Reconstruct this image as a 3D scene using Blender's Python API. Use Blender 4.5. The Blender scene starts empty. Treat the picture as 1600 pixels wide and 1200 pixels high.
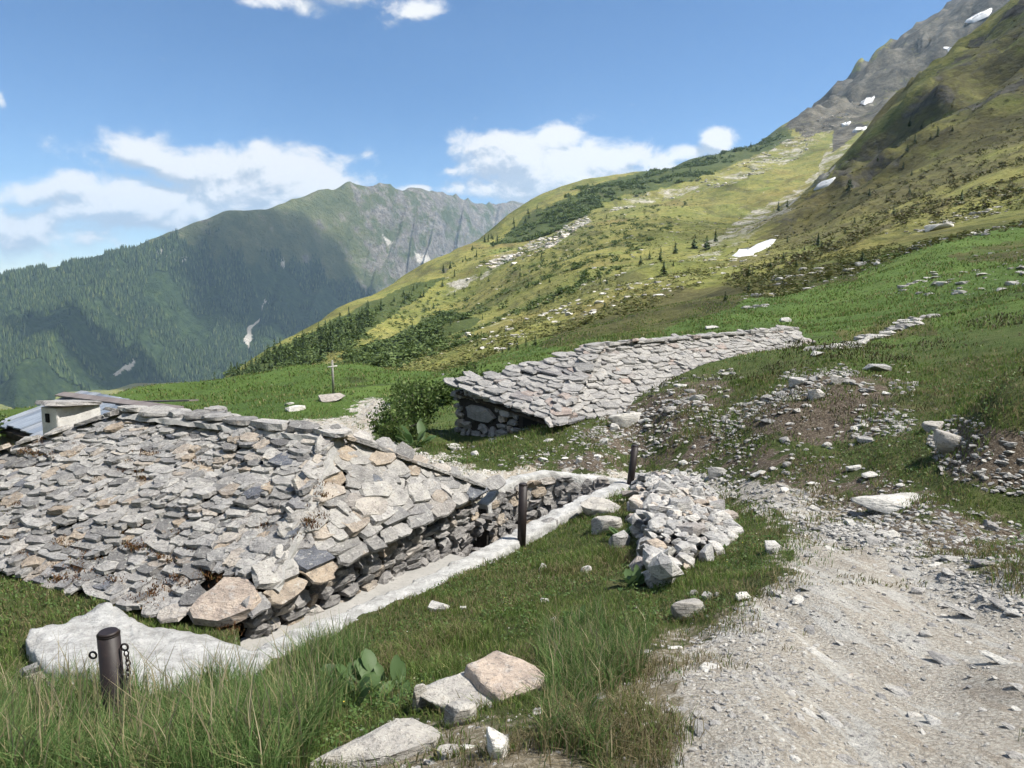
import bpy, math, random
import numpy as np
from mathutils import Vector, Matrix

# ---------------------------------------------------------------- camera, sky, sun, exposure
SC = bpy.context.scene
COL = SC.collection
PITCH = math.radians(8.3)
FPX = 1101.0                                    # focal length in pixels of a 1600 wide picture
cam_d = bpy.data.cameras.new('camera')
cam_d.sensor_width = 36.0
cam_d.lens = 36.0 * FPX / 1600.0
cam_d.clip_start = 0.1
cam_d.clip_end = 60000
cam = bpy.data.objects.new('camera', cam_d)
COL.objects.link(cam)
cam.location = (0, 0, 0)                        # eye level is z = 0
cam.rotation_euler = (math.pi / 2 - PITCH, 0, 0)
SC.camera = cam

SUN_AZ, SUN_EL = math.radians(97), math.radians(57)
SUN = Vector((math.cos(SUN_EL) * math.sin(SUN_AZ), math.cos(SUN_EL) * math.cos(SUN_AZ), math.sin(SUN_EL)))
sun_d = bpy.data.lights.new('sun', 'SUN')
sun_d.energy = 5.0
sun_d.angle = math.radians(0.53)
sun_d.color = (1.0, 0.95, 0.87)
sun_o = bpy.data.objects.new('sun', sun_d)
COL.objects.link(sun_o)
sun_o.rotation_euler = SUN.to_track_quat('Z', 'Y').to_euler()

vs = SC.view_settings
vs.view_transform = 'Standard'
vs.look = 'None'
vs.exposure = 1.42
vs.gamma = 1.0
vs.use_curve_mapping = False
cy = SC.cycles
cy.use_denoising = True
cy.use_adaptive_sampling = True
cy.adaptive_threshold = 0.03
cy.max_bounces = 4
cy.use_light_tree = False
cy.diffuse_bounces = 2
cy.glossy_bounces = 1
cy.transmission_bounces = 2
cy.volume_bounces = 0
cy.transparent_max_bounces = 8
cy.caustics_reflective = False
cy.caustics_refractive = False


class NT:
    """small helper to write node trees"""
    def __init__(self, tree):
        self.t = tree
        tree.nodes.clear()

    def n(self, kind, **kw):
        nd = self.t.nodes.new(kind)
        for k, v in kw.items():
            if k.startswith('i_'):
                key = k[2:]
                key = int(key) if key.isdigit() else key.replace('_', ' ')
                if hasattr(v, 'is_linked') and hasattr(v, 'node'):
                    self.t.links.new(v, nd.inputs[key])
                else:
                    nd.inputs[key].default_value = v
            else:
                setattr(nd, k, v)
        return nd

    def l(self, a, b):
        self.t.links.new(a, b)

    def math(self, op, a, b=0.0, c=None, clamp=False):
        nd = self.t.nodes.new('ShaderNodeMath')
        nd.operation = op
        nd.use_clamp = clamp
        for i, v in enumerate((a, b, c)):
            if v is None:
                continue
            if hasattr(v, 'node'):
                self.t.links.new(v, nd.inputs[i])
            else:
                nd.inputs[i].default_value = v
        return nd.outputs[0]

    def mix(self, f, a, b, blend='MIX'):
        nd = self.t.nodes.new('ShaderNodeMix')
        nd.data_type = 'RGBA'
        nd.blend_type = blend
        nd.clamp_factor = True
        for key, v in ((0, f), (6, a), (7, b)):
            if hasattr(v, 'node'):
                self.t.links.new(v, nd.inputs[key])
            else:
                nd.inputs[key].default_value = v if key == 0 else (*v, 1.0)
        return nd.outputs[2]

    def ramp(self, f, stops, interp='LINEAR'):
        nd = self.t.nodes.new('ShaderNodeValToRGB')
        nd.color_ramp.interpolation = interp
        els = nd.color_ramp.elements
        while len(els) > 1:
            els.remove(els[-1])
        els[0].position = stops[0][0]
        els[0].color = (*stops[0][1], 1)
        for p, c in stops[1:]:
            e = els.new(p)
            e.color = (*c, 1)
        self.t.links.new(f, nd.inputs[0])
        return nd.outputs[0]

    def sstep(self, v, lo, hi):
        nd = self.t.nodes.new('ShaderNodeMapRange')
        nd.interpolation_type = 'SMOOTHSTEP'
        nd.inputs[1].default_value = lo
        nd.inputs[2].default_value = hi
        nd.inputs[3].default_value = 0
        nd.inputs[4].default_value = 1
        self.t.links.new(v, nd.inputs[0])
        return nd.outputs[0]

    def noise(self, vec, scale, detail=4, rough=0.55, dist=0.0, out=0):
        nd = self.n('ShaderNodeTexNoise', i_Scale=scale, i_Detail=detail, i_Roughness=rough, i_Distortion=dist)
        if vec is not None:
            self.l(vec, nd.inputs['Vector'])
        return nd.outputs[out]


def raypx(px, py):
    """direction through a point of the 1600x1200 picture"""
    x = (px - 800.0) / FPX
    v = (600.0 - py) / FPX
    return np.array([x, math.cos(PITCH) + v * math.sin(PITCH), -math.sin(PITCH) + v * math.cos(PITCH)])


def at_r(px, py, r):
    d = raypx(px, py)
    return Vector(d * (r / math.hypot(d[0], d[1])))


def at_z(px, py, z):
    d = raypx(px, py)
    return Vector(d * (z / d[2]))


def project(x, y, z):
    d = y * math.cos(PITCH) - z * math.sin(PITCH)
    v = y * math.sin(PITCH) + z * math.cos(PITCH)
    d = np.maximum(d, 1e-3)
    return 800 + FPX * x / d, 600 - FPX * v / d


# ---- world: Nishita sky with procedural fair-weather clouds by direction
W = bpy.data.worlds.new('World')
SC.world = W
W.use_nodes = True
wt = NT(W.node_tree)
tc = wt.n('ShaderNodeTexCoord')
DIR = tc.outputs['Generated']
sky = wt.n('ShaderNodeTexSky', sky_type='NISHITA', sun_disc=False, sun_elevation=SUN_EL, sun_rotation=SUN_AZ,
           altitude=2000.0, air_density=1.0, dust_density=0.15, ozone_density=3.5)
# cloud density group: blobs in azimuth / elevation broken by noise


def azel(px, py):
    d = raypx(px, py)
    return math.atan2(d[0], d[1]), math.atan2(d[2], math.hypot(d[0], d[1]))


CLOUDS = [  # centre px,py, half sizes px, weight
    (850, 262, 112, 46, 1.15), (790, 225, 40, 22, 0.75), (880, 225, 48, 30, 1.0), (950, 262, 85, 30, 0.85), (760, 293, 60, 18, 0.85), (860, 296, 140, 26, 0.8),
    (1030, 275, 60, 18, 0.6), (1120, 213, 26, 23, 1.0), (1070, 242, 48, 16, 0.55), (650, 298, 22, 8, .8), (712, 268, 16, 9, .55),
    (420, 300, 150, 52, 1.05), (330, 255, 190, 30, 0.95), (230, 245, 110, 18, 0.8), (400, 250, 80, 22, .8), (100, 285, 85, 26, 0.85), (20, 290, 60, 30, 0.85), (60, 345, 300, 50, 0.75),
    (240, 330, 190, 56, 0.85), (500, 285, 26, 12, .8), (630, 10, 50, 20, .8), (435, 5, 60, 14, .62), (0, 160, 12, 14, .8), (590, 250, 30, 14, .42),
    (-180, 300, 200, 60, 0.9), (-420, 250, 160, 50, .85), (520, -60, 160, 40, .8),
]


def density_group():
    g = bpy.data.node_groups.new('cloud_density', 'ShaderNodeTree')
    g.interface.new_socket('Vector', in_out='INPUT', socket_type='NodeSocketVector')
    g.interface.new_socket('Density', in_out='OUTPUT', socket_type='NodeSocketFloat')
    t = NT(g)
    gi = t.n('NodeGroupInput')
    go = t.n('NodeGroupOutput')
    w1 = t.noise(gi.outputs[0], 9.0, 3, 0.5, out=1)
    vm = t.n('ShaderNodeVectorMath', operation='SUBTRACT')
    t.l(w1, vm.inputs[0])
    vm.inputs[1].default_value = (.5, .5, .5)
    vs_ = t.n('ShaderNodeVectorMath', operation='SCALE')
    t.l(vm.outputs[0], vs_.inputs[0])
    vs_.inputs[3].default_value = 0.05
    va = t.n('ShaderNodeVectorMath', operation='ADD')
    t.l(gi.outputs[0], va.inputs[0])
    t.l(vs_.outputs[0], va.inputs[1])
    sx = t.n('ShaderNodeSeparateXYZ')
    t.l(va.outputs[0], sx.inputs[0])
    az = t.math('ARCTAN2', sx.outputs[0], sx.outputs[1])
    rr = t.math('SQRT', t.math('ADD', t.math('MULTIPLY', sx.outputs[0], sx.outputs[0]), t.math('MULTIPLY', sx.outputs[1], sx.outputs[1])))
    el = t.math('ARCTAN2', sx.outputs[2], rr)
    tot = None
    for px, py, hx, hy, wgt in CLOUDS:
        a, e = azel(px, py)
        c = math.cos(a)
        dx = t.math('MULTIPLY', t.math('SUBTRACT', az, a), 1.0 / (hx / FPX * c * c))
        dy = t.math('MULTIPLY', t.math('SUBTRACT', el, e), 1.0 / (hy / FPX * c))
        q = t.math('ADD', t.math('MULTIPLY', dx, dx), t.math('MULTIPLY', dy, dy))
        b = t.math('MULTIPLY', t.math('EXPONENT', t.math('MULTIPLY', q, -0.7)), wgt)
        tot = b if tot is None else t.math('MAXIMUM', t.math('MULTIPLY_ADD', tot, 0.25, b) if False else b, tot)
    # fair-weather clouds go on outside the frame too
    base = t.sstep(t.noise(gi.outputs[0], 3.1, 3, 0.5), 0.46, 0.62)
    side = t.sstep(t.math('ABSOLUTE', az), 0.75, 1.1)
    tot = t.math('MAXIMUM', tot, t.math('MULTIPLY', t.math('MULTIPLY', base, side), t.sstep(el, -0.05, 0.1)))
    mp = t.n('ShaderNodeMapping')
    t.l(gi.outputs[0], mp.inputs[0])
    mp.inputs['Scale'].default_value = (1, 1, 1.5)
    n1 = t.noise(mp.outputs[0], 13.0, 8, 0.62, 0.25)
    d = t.math('ADD', tot, t.math('MULTIPLY', t.math('SUBTRACT', n1, 0.5), 1.7))
    t.l(d, go.inputs[0])
    return g


DG = density_group()
g1 = wt.n('ShaderNodeGroup', node_tree=DG)
wt.l(DIR, g1.inputs[0])
off = wt.n('ShaderNodeVectorMath', operation='ADD')
wt.l(DIR, off.inputs[0])
off.inputs[1].default_value = (0.010, 0.0, 0.016)
g2 = wt.n('ShaderNodeGroup', node_tree=DG)
wt.l(off.outputs[0], g2.inputs[0])
cov = wt.sstep(g1.outputs[0], 0.28, 0.70)
lit = wt.sstep(wt.math('SUBTRACT', g1.outputs[0], g2.outputs[0]), -0.22, 0.16)
cloud_col = wt.mix(lit, (0.48, 0.55, 0.64), (1.0, 0.99, 0.97))
sep = wt.n('ShaderNodeSeparateXYZ')
wt.l(DIR, sep.inputs[0])
bg_sky = wt.n('ShaderNodeBackground', i_Strength=0.05)
hs = wt.n('ShaderNodeHueSaturation', i_Saturation=1.14, i_Value=1.08)
wt.l(sky.outputs[0], hs.inputs['Color'])
wt.l(hs.outputs[0], bg_sky.inputs[0])
bg_cl = wt.n('ShaderNodeBackground', i_Strength=0.40)
wt.l(cloud_col, bg_cl.inputs[0])
mx = wt.n('ShaderNodeMixShader')
wt.l(wt.math('MULTIPLY', cov, 0.93), mx.inputs[0])
wt.l(bg_sky.outputs[0], mx.inputs[1])
wt.l(bg_cl.outputs[0], mx.inputs[2])
wo = wt.n('ShaderNodeOutputWorld')
wt.l(mx.outputs[0], wo.inputs[0])
W.cycles.sampling_method = 'MANUAL'
W.cycles.sample_map_resolution = 512

# ---------------------------------------------------------------- noise and terrain height
RNG = np.random.default_rng(11)
random.seed(5)
_TAB = RNG.random((256, 256))


def vnoise(x, y, seed=0):
    x = np.asarray(x, float) + seed * 17.31
    y = np.asarray(y, float) + seed * 9.77
    xi = np.floor(x).astype(int)
    yi = np.floor(y).astype(int)
    fx = x - xi
    fy = y - yi
    fx = fx * fx * fx * (fx * (fx * 6 - 15) + 10)
    fy = fy * fy * fy * (fy * (fy * 6 - 15) + 10)
    a = _TAB[xi & 255, yi & 255]
    b = _TAB[(xi + 1) & 255, yi & 255]
    c = _TAB[xi & 255, (yi + 1) & 255]
    d = _TAB[(xi + 1) & 255, (yi + 1) & 255]
    return (a + (b - a) * fx) * (1 - fy) + (c + (d - c) * fx) * fy


def fbm(x, y, octv=4, seed=0, gain=0.5):
    s = 0.0
    a = 1.0
    tot = 0.0
    for o in range(octv):
        ca, sa = math.cos(o * 1.1), math.sin(o * 1.1)
        s = s + a * vnoise((x * ca - y * sa) * 2 ** o, (x * sa + y * ca) * 2 ** o, seed + o * 3)
        tot += a
        a *= gain
    return s / tot


class RBF:
    def __init__(self, pts, c=0.12, ks=2.6):
        self.c, self.ks = c, ks
        P = []
        T = []
        for px, py, r in pts:
            d = raypx(px, py)
            P.append((math.atan2(d[0], d[1]) * ks, math.log(r)))
            T.append(d[2] / math.hypot(d[0], d[1]))
        self.P = np.array(P)
        T = np.array(T)
        n = len(P)
        D = np.sqrt(((self.P[:, None] - self.P[None]) ** 2).sum(-1) + c * c)
        A = np.zeros((n + 3, n + 3))
        A[:n, :n] = D + np.eye(n) * 1e-4
        A[:n, n:] = np.c_[np.ones(n), self.P]
        A[n:, :n] = A[:n, n:].T
        self.w = np.linalg.solve(A, np.r_[T, 0, 0, 0])

    def __call__(self, th, r):
        a = th.ravel() * self.ks
        b = np.log(r.ravel())
        out = np.empty(a.size)
        n = len(self.P)
        for i in range(0, a.size, 20000):
            aa, bb = a[i:i + 20000], b[i:i + 20000]
            D = np.sqrt((aa[:, None] - self.P[:, 0]) ** 2 + (bb[:, None] - self.P[:, 1]) ** 2 + self.c ** 2)
            out[i:i + 20000] = D @ self.w[:n] + self.w[n] + self.w[n + 1] * aa + self.w[n + 2] * bb
        return out.reshape(th.shape)


# control points of the ground: picture direction and horizontal distance in metres
G = []
for px in (-700, -300, 100, 500, 800, 1100, 1500, 1900, 2300):         # under the camera
    d = raypx(px, 600)
    th = math.atan2(d[0], d[1])
    for r, z in ((0.5, -1.68), (1.2, -1.69)):
        t = z / r                                                        # solve the picture row that gives this slope
        n = math.hypot(math.tan(th), 1.0)
        k = t * n
        v = (k * math.cos(PITCH) + math.sin(PITCH)) / (math.cos(PITCH) - k * math.sin(PITCH))
        G.append((px, 600 - v * FPX, r))
G += [
    # foreground
    (0, 1200, 3.5), (400, 1200, 2.75), (800, 1200, 2.3), (1200, 1200, 2.4), (1600, 1200, 2.75), (-300, 1200, 4.0), (1900, 1200, 3.3),
    (0, 1100, 5.15), (60, 1075, 5.35), (0, 950, 7.3), (-300, 900, 9.0), (170, 1110, 4.6), (420, 1040, 4.75), (600, 955, 6.1), (700, 1000, 4.8), (800, 866, 8.3),
    (920, 795, 9.8), (985, 758, 11.0), (900, 900, 6.6), (960, 840, 8.1), (760, 1090, 3.45), (560, 1100, 3.8), (1050, 1000, 4.3), (1100, 900, 5.9), (1180, 830, 7.6),
    (1300, 900, 5.5), (1600, 880, 6.0), (1450, 1050, 3.9), (1600, 1000, 4.3), (1150, 760, 10.3), (1350, 770, 9.0), (1600, 770, 8.6), (1900, 900, 6.2),
    # path and bank round the far hut
    (700, 740, 11.9), (870, 737, 11.8), (1000, 740, 11.9), (600, 720, 14.0), (570, 640, 26.0), (500, 655, 24.0), (450, 640, 27.0), (520, 617, 34.0), (380, 650, 27.0),
    (670, 690, 15.0), (712, 690, 15.6), (800, 690, 13.6), (860, 676, 13.4), (940, 690, 12.8), (1000, 650, 14.4), (1100, 603, 15.0), (1040, 640, 13.8), (1180, 567, 17.0), (1280, 546, 20.0),
    (1250, 595, 13.6), (1310, 600, 13.0), (1310, 660, 11.6), (1200, 690, 11.2), (1400, 690, 10.2), (1420, 600, 13.4), (1490, 672, 10.0), (1560, 712, 8.9), (1570, 640, 9.4), (1600, 590, 12.0), (1420, 540, 20), (1500, 520, 20.0), (1600, 480, 25.0), (1900, 560, 10.0), (1900, 440, 25),
    # meadow behind the huts
    (640, 605, 36.0), (710, 588, 36.0), (800, 562, 42.0), (930, 541, 40.0), (1100, 527, 38.0), (1250, 507, 38.0), (1350, 470, 48), (1200, 490, 47.0), (1450, 455, 47.0), (1600, 405, 58.0), (1900, 330, 60),
    (200, 608, 55.0), (300, 606, 57.0), (420, 587, 58.0), (530, 573, 58.0), (600, 578, 58.0), (640, 588, 58.0), (420, 612, 40), (300, 625, 38), (60, 640, 24.0), (-100, 690, 18), (-500, 700, 18), (60, 665, 42), (-300, 720, 40),
    # beyond the knoll the ground drops
    (200, 655, 80), (300, 650, 82), (420, 630, 84), (530, 612, 84), (620, 603, 78), (-300, 760, 90), (0, 700, 82),
    (-300, 860, 400), (0, 820, 400), (200, 760, 350), (300, 690, 330), (-300, 800, 1200), (0, 760, 1200), (200, 760, 1200), (300, 760, 1200), (450, 730, 1300), (600, 680, 1400), (700, 640, 1500), (780, 600, 1600), (850, 560, 1700),
    # sunlit hillside
    (330, 604, 230), (400, 562, 270), (450, 538, 310), (510, 507, 380), (580, 478, 470), (640, 446, 560), (700, 411, 680), (760, 371, 800), (820, 331, 900), (860, 304, 930), (900, 292, 950), (960, 283, 970), (1010, 275, 980), (1060, 258, 1000), (1110, 243, 1030), (1180, 224, 1100),
    (360, 640, 340), (450, 600, 420), (520, 570, 520), (600, 545, 640), (700, 480, 900), (780, 440, 1050), (860, 370, 1150), (960, 340, 1200), (1060, 310, 1250), (1180, 270, 1350),
    (420, 590, 190), (530, 570, 180), (640, 560, 170), (640, 520, 250), (700, 560, 100), (720, 530, 170), (700, 470, 340), (800, 510, 150), (800, 440, 300), (800, 380, 560),
    (900, 505, 90), (900, 460, 170), (900, 390, 340), (900, 330, 620), (1000, 490, 75), (1000, 440, 150), (1000, 370, 320), (1000, 310, 640), (1100, 460, 85), (1100, 420, 170), (1100, 350, 390), (1100, 285, 720),
    # spur on the right and the gully behind it
    (1150, 405, 210), (1200, 440, 85), (1250, 400, 150), (1200, 350, 290), (1250, 312, 330), (1300, 276, 370), (1340, 236, 410), (1390, 178, 450), (1430, 140, 480), (1500, 80, 520), (1560, 25, 560), (1600, -10, 590), (1800, -260, 700),
    (1350, 430, 70), (1350, 370, 140), (1350, 310, 240), (1450, 390, 72), (1450, 330, 135), (1450, 230, 280), (1600, 340, 100), (1600, 250, 190), (1600, 130, 350), (1530, 160, 360), (1800, 250, 110), (1800, 0, 350),
    (1200, 352, 420), (1250, 322, 470), (1300, 290, 510), (1340, 258, 550), (1390, 215, 600), (1430, 180, 640), (1500, 120, 700), (1600, 40, 800),
    # upper slope and summit on the right
    (1200, 300, 620), (1250, 262, 760), (1300, 222, 900), (1350, 190, 1050), (1400, 130, 1250), (1450, 80, 1350), (1500, 35, 1450), (1600, -20, 1450),
    (1200, 209, 1150), (1240, 188, 1220), (1280, 166, 1300), (1320, 133, 1380), (1350, 107, 1450), (1400, 70, 1560), (1440, 45, 1640), (1480, 14, 1720), (1530, -20, 1800), (1600, -70, 1900), (1800, -250, 2000),
    (1240, 240, 1700), (1350, 160, 1900), (1480, 80, 2200), (1600, 0, 2500), (1800, -150, 2600),
]
GR = RBF(G)


def wgt_band(lam, r):
    lo = np.clip((lam / r - 0.012) / 0.02, 0, 1)
    hi = np.clip((0.30 - lam / r) / 0.15, 0, 1)
    return lo * hi


def detail(x, y, r):
    z = np.zeros_like(x)
    for i, lam in enumerate((0.22, 0.45, 0.9, 1.9, 4.0, 9, 20, 45, 100, 210)):
        n = vnoise(x / lam, y / lam, 40 + i) - 0.5
        if lam > 15:
            n = n + 0.6 * (0.25 - np.abs(vnoise(x / lam * 1.3, y / lam * 0.6, 70 + i) - 0.5))
        k = 0.085 if lam < 3 else 0.10 if lam < 15 else 0.13
        z += k * lam * n * wgt_band(lam, r)
    return z


def in_poly(x, y, poly):
    inside = np.zeros(np.shape(x), bool)
    n = len(poly)
    for i in range(n):
        x0, y0 = poly[i][0], poly[i][1]
        x1, y1 = poly[(i + 1) % n][0], poly[(i + 1) % n][1]
        if y0 == y1:
            continue
        c = ((y0 > y) != (y1 > y)) & (x < (x1 - x0) * (y - y0) / (y1 - y0) + x0)
        inside ^= c
    return inside


# ---- plan of the near hut (roof eaves N-F, N-L, ridge R-A) and of the far hut (eave A2-B2, ridge C2-E2)
UX = Vector((-0.898, 0.44, 0))                  # along the near hut's ridge, away from the camera
UY = Vector((0.44, 0.898, 0))                   # along its end wall
PN = at_z(404, 952, -2.72)
PF = PN + UY * 3.9 + Vector((0, 0, -0.04))
PL = PN + UX * 6.9
PR = Vector((-2.02, 7.72, -1.74))
PA = PR + UX * 3.35
PK = PF + UX * 6.9
PB2 = Vector((0.89, 13.74, -2.80))
PA2 = Vector((-1.36, 16.40, -2.42))
U2 = Vector((0.762, 0.647, 0))
PC2 = Vector((2.0, 17.0, -1.62))
PE2 = PC2 + U2 * 9.3
PD2 = PB2 + U2 * 12.0 + Vector((0, 0, .1))

# line of the pale coping beside the grass slope, outer (grass) side and inner (trench) side
outer = [at_z(395, 1070, -2.58), at_z(470, 1008, -2.72), at_z(556, 971, -2.86), at_z(650, 931, -3.00), at_z(744, 881, -3.13), at_z(809, 847, -3.22), at_z(860, 818, -3.22), at_z(912, 790, -3.18), at_z(990, 756, -3.12)]
inner = []
for i, p in enumerate(outer):
    d = (outer[min(i + 1, len(outer) - 1)] - outer[max(i - 1, 0)])
    d.z = 0
    d.normalize()
    inner.append(p + Vector((-d.y, d.x, 0)) * (0.27 if 0 < i else 0.34))
tp = [at_r(992, 754, 11.15), at_r(930, 746, 10.9), at_r(860, 738, 10.55), at_r(812, 746, 10.1), at_r(780, 766, 9.65), at_r(762, 790, 9.35)]
PIT = [p.lerp(q, .6) for p, q in zip(inner, outer)] + [p + Vector((.02, .12, 0)) for p in tp[:5]] + [PF + UX * 0.1 + UY * 0.55, PK - UX * 2, PL - UX * 2 + UY * 0.5, PN + UX * 1.0 + UY * 0.28, PN + UX * 0.1 - UY * 0.12]
PIT = [(p.x, p.y) for p in PIT]
HUT2 = [PB2 + U2 * 0.45 + (PA2 - PB2) * 0.08, PA2 + U2 * 0.3, PE2 + U2 * 1.0 + Vector((-1.1, 1.3, 0)), PE2 + U2 * 1.4, PB2 + U2 * 10.2 + (PA2 - PB2) * 0.12]
HUT2 = [(p.x, p.y) for p in HUT2]


def pit_floor(x, y):
    s = (x - PN.x) * UY.x + (y - PN.y) * UY.y     # along the end wall
    return -3.12 - 0.11 * s - 0.12 * np.clip(s - 2.5, 0, 3)


def H(x, y, pits=True):
    x = np.asarray(x, float)
    y = np.asarray(y, float)
    r = np.maximum(np.hypot(x, y), 0.3)
    th = np.arctan2(x, y)
    lim = 1.2
    t = GR(np.clip(th, -lim, lim), r)
    back = np.abs(th) > lim
    if back.any():
        f = (np.where(th > 0, th, th + 2 * math.pi) - lim) / (2 * math.pi - 2 * lim)
        t2 = GR(np.full(back.sum(), lim), r[back]) * (1 - f[back]) + GR(np.full(back.sum(), -lim), r[back]) * f[back]
        t = t.copy()
        t[back] = t2
    z = t * r + detail(x, y, r)
    # broken rock of the upper mountain and of the crags on the spur
    rk = np.clip((r - 950) / 200, 0, 1) * np.clip((th - 0.33) / 0.06, 0, 1)
    cg = np.clip((r - 230) / 80, 0, 1) * np.clip((640 - r) / 60, 0, 1) * np.clip((th - 0.30) / 0.1, 0, 1)
    if (rk > 0).any() or (cg > 0).any():
        rr1 = 1 - 2 * np.abs(vnoise(x / 95, y / 70, 201) - .5)
        rr2 = 1 - 2 * np.abs(vnoise(x / 38, y / 30, 202) - .5)
        rr3 = 1 - 2 * np.abs(vnoise(x / 16, y / 14, 203) - .5)
        z = z + rk * ((rr1 - .6) * 30 + (rr2 - .6) * 18 + (rr3 - .6) * 8)
        z = z + cg * ((rr2 - .6) * 12 + (rr3 - .6) * 6)
    z = np.where(r > 900, np.minimum(z, 760 + 0.05 * (z - 760)), z)
    # ruts and ribs of the trail run with the strata
    tr = np.clip((x - .5) / .5, 0, 1) * np.clip((9 - y) / 2, 0, 1) * np.clip((7 - x) / 2, 0, 1) * (y > -2)
    z = z + tr * ((vnoise(x * 2.1, y * .35, 301) - .5) * .085 + (vnoise(x * 6.5, y * .9, 302) - .5) * .035)
    # turf banked up against the near hut's front eave
    ea = (x - PN.x) * UX.x + (y - PN.y) * UX.y
    eb = -((x - PN.x) * UY.x + (y - PN.y) * UY.y)
    lift = np.clip((ea - 0.7) / 0.8, 0, 1) * np.clip((9 - ea) / 1.5, 0, 1) * np.clip((1.3 - eb) / 1.0, 0, 1) * np.clip((eb + 0.6) / 0.2, 0, 1)
    z = np.where(r < 16, z + lift * np.maximum(0, (-2.74 - 0.35 * np.clip(eb, 0, 1) + (vnoise(x * 3, y * 3, 4) - .5) * .1) - z), z)
    if pits:
        m = in_poly(x, y, PIT)
        z = np.where(m, np.minimum(z, pit_floor(x, y) - 0.03), z)
        m = in_poly(x, y, HUT2)
        z = np.where(m, np.minimum(z, -3.5), z)
    return z


_RS = np.exp(np.arange(math.log(1.0), math.log(2500), 0.006))


def hit(px, py, rmin=1.0):
    """the place on the ground that a picture point shows"""
    d = raypx(px, py)
    n = math.hypot(d[0], d[1])
    xs, ys = d[0] / n * _RS, d[1] / n * _RS
    f = H(xs, ys, False) - d[2] / n * _RS
    ok = np.where((f >= 0) & (_RS >= rmin))[0]
    if len(ok) == 0:
        return None
    i = ok[0]
    r = _RS[i]
    if i > 0 and f[i - 1] < 0:
        r = _RS[i - 1] + (_RS[i] - _RS[i - 1]) * (-f[i - 1]) / (f[i] - f[i - 1])
    x, y = d[0] / n * r, d[1] / n * r
    return Vector((x, y, float(H(np.array([x]), np.array([y]), False)[0])))


def gz(x, y):
    return float(H(np.array([x]), np.array([y]))[0])


# ---------------------------------------------------------------- mesh helpers
def np_mesh(name, verts, faces_flat, loop_tot, smooth=True):
    me = bpy.data.meshes.new(name)
    verts = np.asarray(verts, np.float32)
    faces_flat = np.asarray(faces_flat, np.int32)
    loop_tot = np.asarray(loop_tot, np.int32)
    me.vertices.add(len(verts))
    me.vertices.foreach_set('co', verts.ravel())
    me.loops.add(len(faces_flat))
    me.loops.foreach_set('vertex_index', faces_flat)
    me.polygons.add(len(loop_tot))
    st = np.zeros(len(loop_tot), np.int32)
    st[1:] = np.cumsum(loop_tot)[:-1]
    me.polygons.foreach_set('loop_start', st)
    me.polygons.foreach_set('loop_total', loop_tot)
    me.polygons.foreach_set('use_smooth', np.full(len(loop_tot), smooth))
    me.update(calc_edges=True)
    me.validate()
    return me


def grid_faces(nr, nc, wrap=False):
    i = np.arange(nr - 1)[:, None]
    j = np.arange(nc if wrap else nc - 1)[None]
    a = i * nc + j
    b = i * nc + (j + 1) % nc
    c = (i + 1) * nc + (j + 1) % nc
    d = (i + 1) * nc + j
    return np.stack([a, d, c, b], -1).reshape(-1, 4)


def link(name, me, mat=None, parent=None, label=None, cat=None, group=None, kind=None, loc=None):
    o = bpy.data.objects.new(name, me)
    COL.objects.link(o)
    if mat is not None and me is not None and len(me.materials) == 0:
        for m_ in (mat if isinstance(mat, (list, tuple)) else [mat]):
            me.materials.append(m_)
    if parent is not None:
        o.parent = parent
    if loc is not None:
        o.location = loc
    if label:
        o['label'] = label
    if cat:
        o['category'] = cat
    if group:
        o['group'] = group
    if kind:
        o['kind'] = kind
    return o


def color_attr(me, name, arr):
    a = me.attributes.new(name, 'FLOAT_COLOR', 'POINT')
    a.data.foreach_set('color', np.asarray(arr, np.float32).ravel())


# ---------------------------------------------------------------- ground sheet
rs = np.concatenate([np.exp(np.arange(math.log(0.35), math.log(30), 0.0082)), np.exp(np.arange(math.log(30), math.log(2600), 0.0135))])
fine = np.radians(np.arange(-46, 46.01, 0.21))
left = np.radians(np.arange(-180, -46.5, 3.0))
right = np.radians(np.arange(49, 180, 3.0))
ths = np.concatenate([left, fine, right])
RR, TT = np.meshgrid(rs, ths, indexing='ij')
GX, GY = RR * np.sin(TT), RR * np.cos(TT)
GZ = H(GX.ravel(), GY.ravel()).reshape(GX.shape)
gv = np.stack([GX, GY, GZ], -1).reshape(-1, 3)
gf = grid_faces(len(rs), len(ths), wrap=True)
g_me = np_mesh('ground', gv, gf.ravel(), np.full(len(gf), 4))

# what grows or lies where
x, y, z = gv.T
r = np.hypot(x, y)


def warped(x, y, z):
    r = np.hypot(x, y)
    px_, py_ = project(x, y, z)
    px_ = np.where(y < 0.3, -9999, px_)
    wob = np.minimum(14, 160 / np.maximum(r, 1) + 6)
    return px_ + (fbm(px_ / 40, py_ / 40, 3, 3) - .5) * wob * 3, py_ + (fbm(px_ / 40, py_ / 30, 3, 8) - .5) * wob * 1.6


wx, wy = warped(x, y, z)


def pm(poly, rlo=0, rhi=1e9):
    return (in_poly(wx, wy, poly) & (r > rlo) & (r < rhi)).astype(float)


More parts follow.
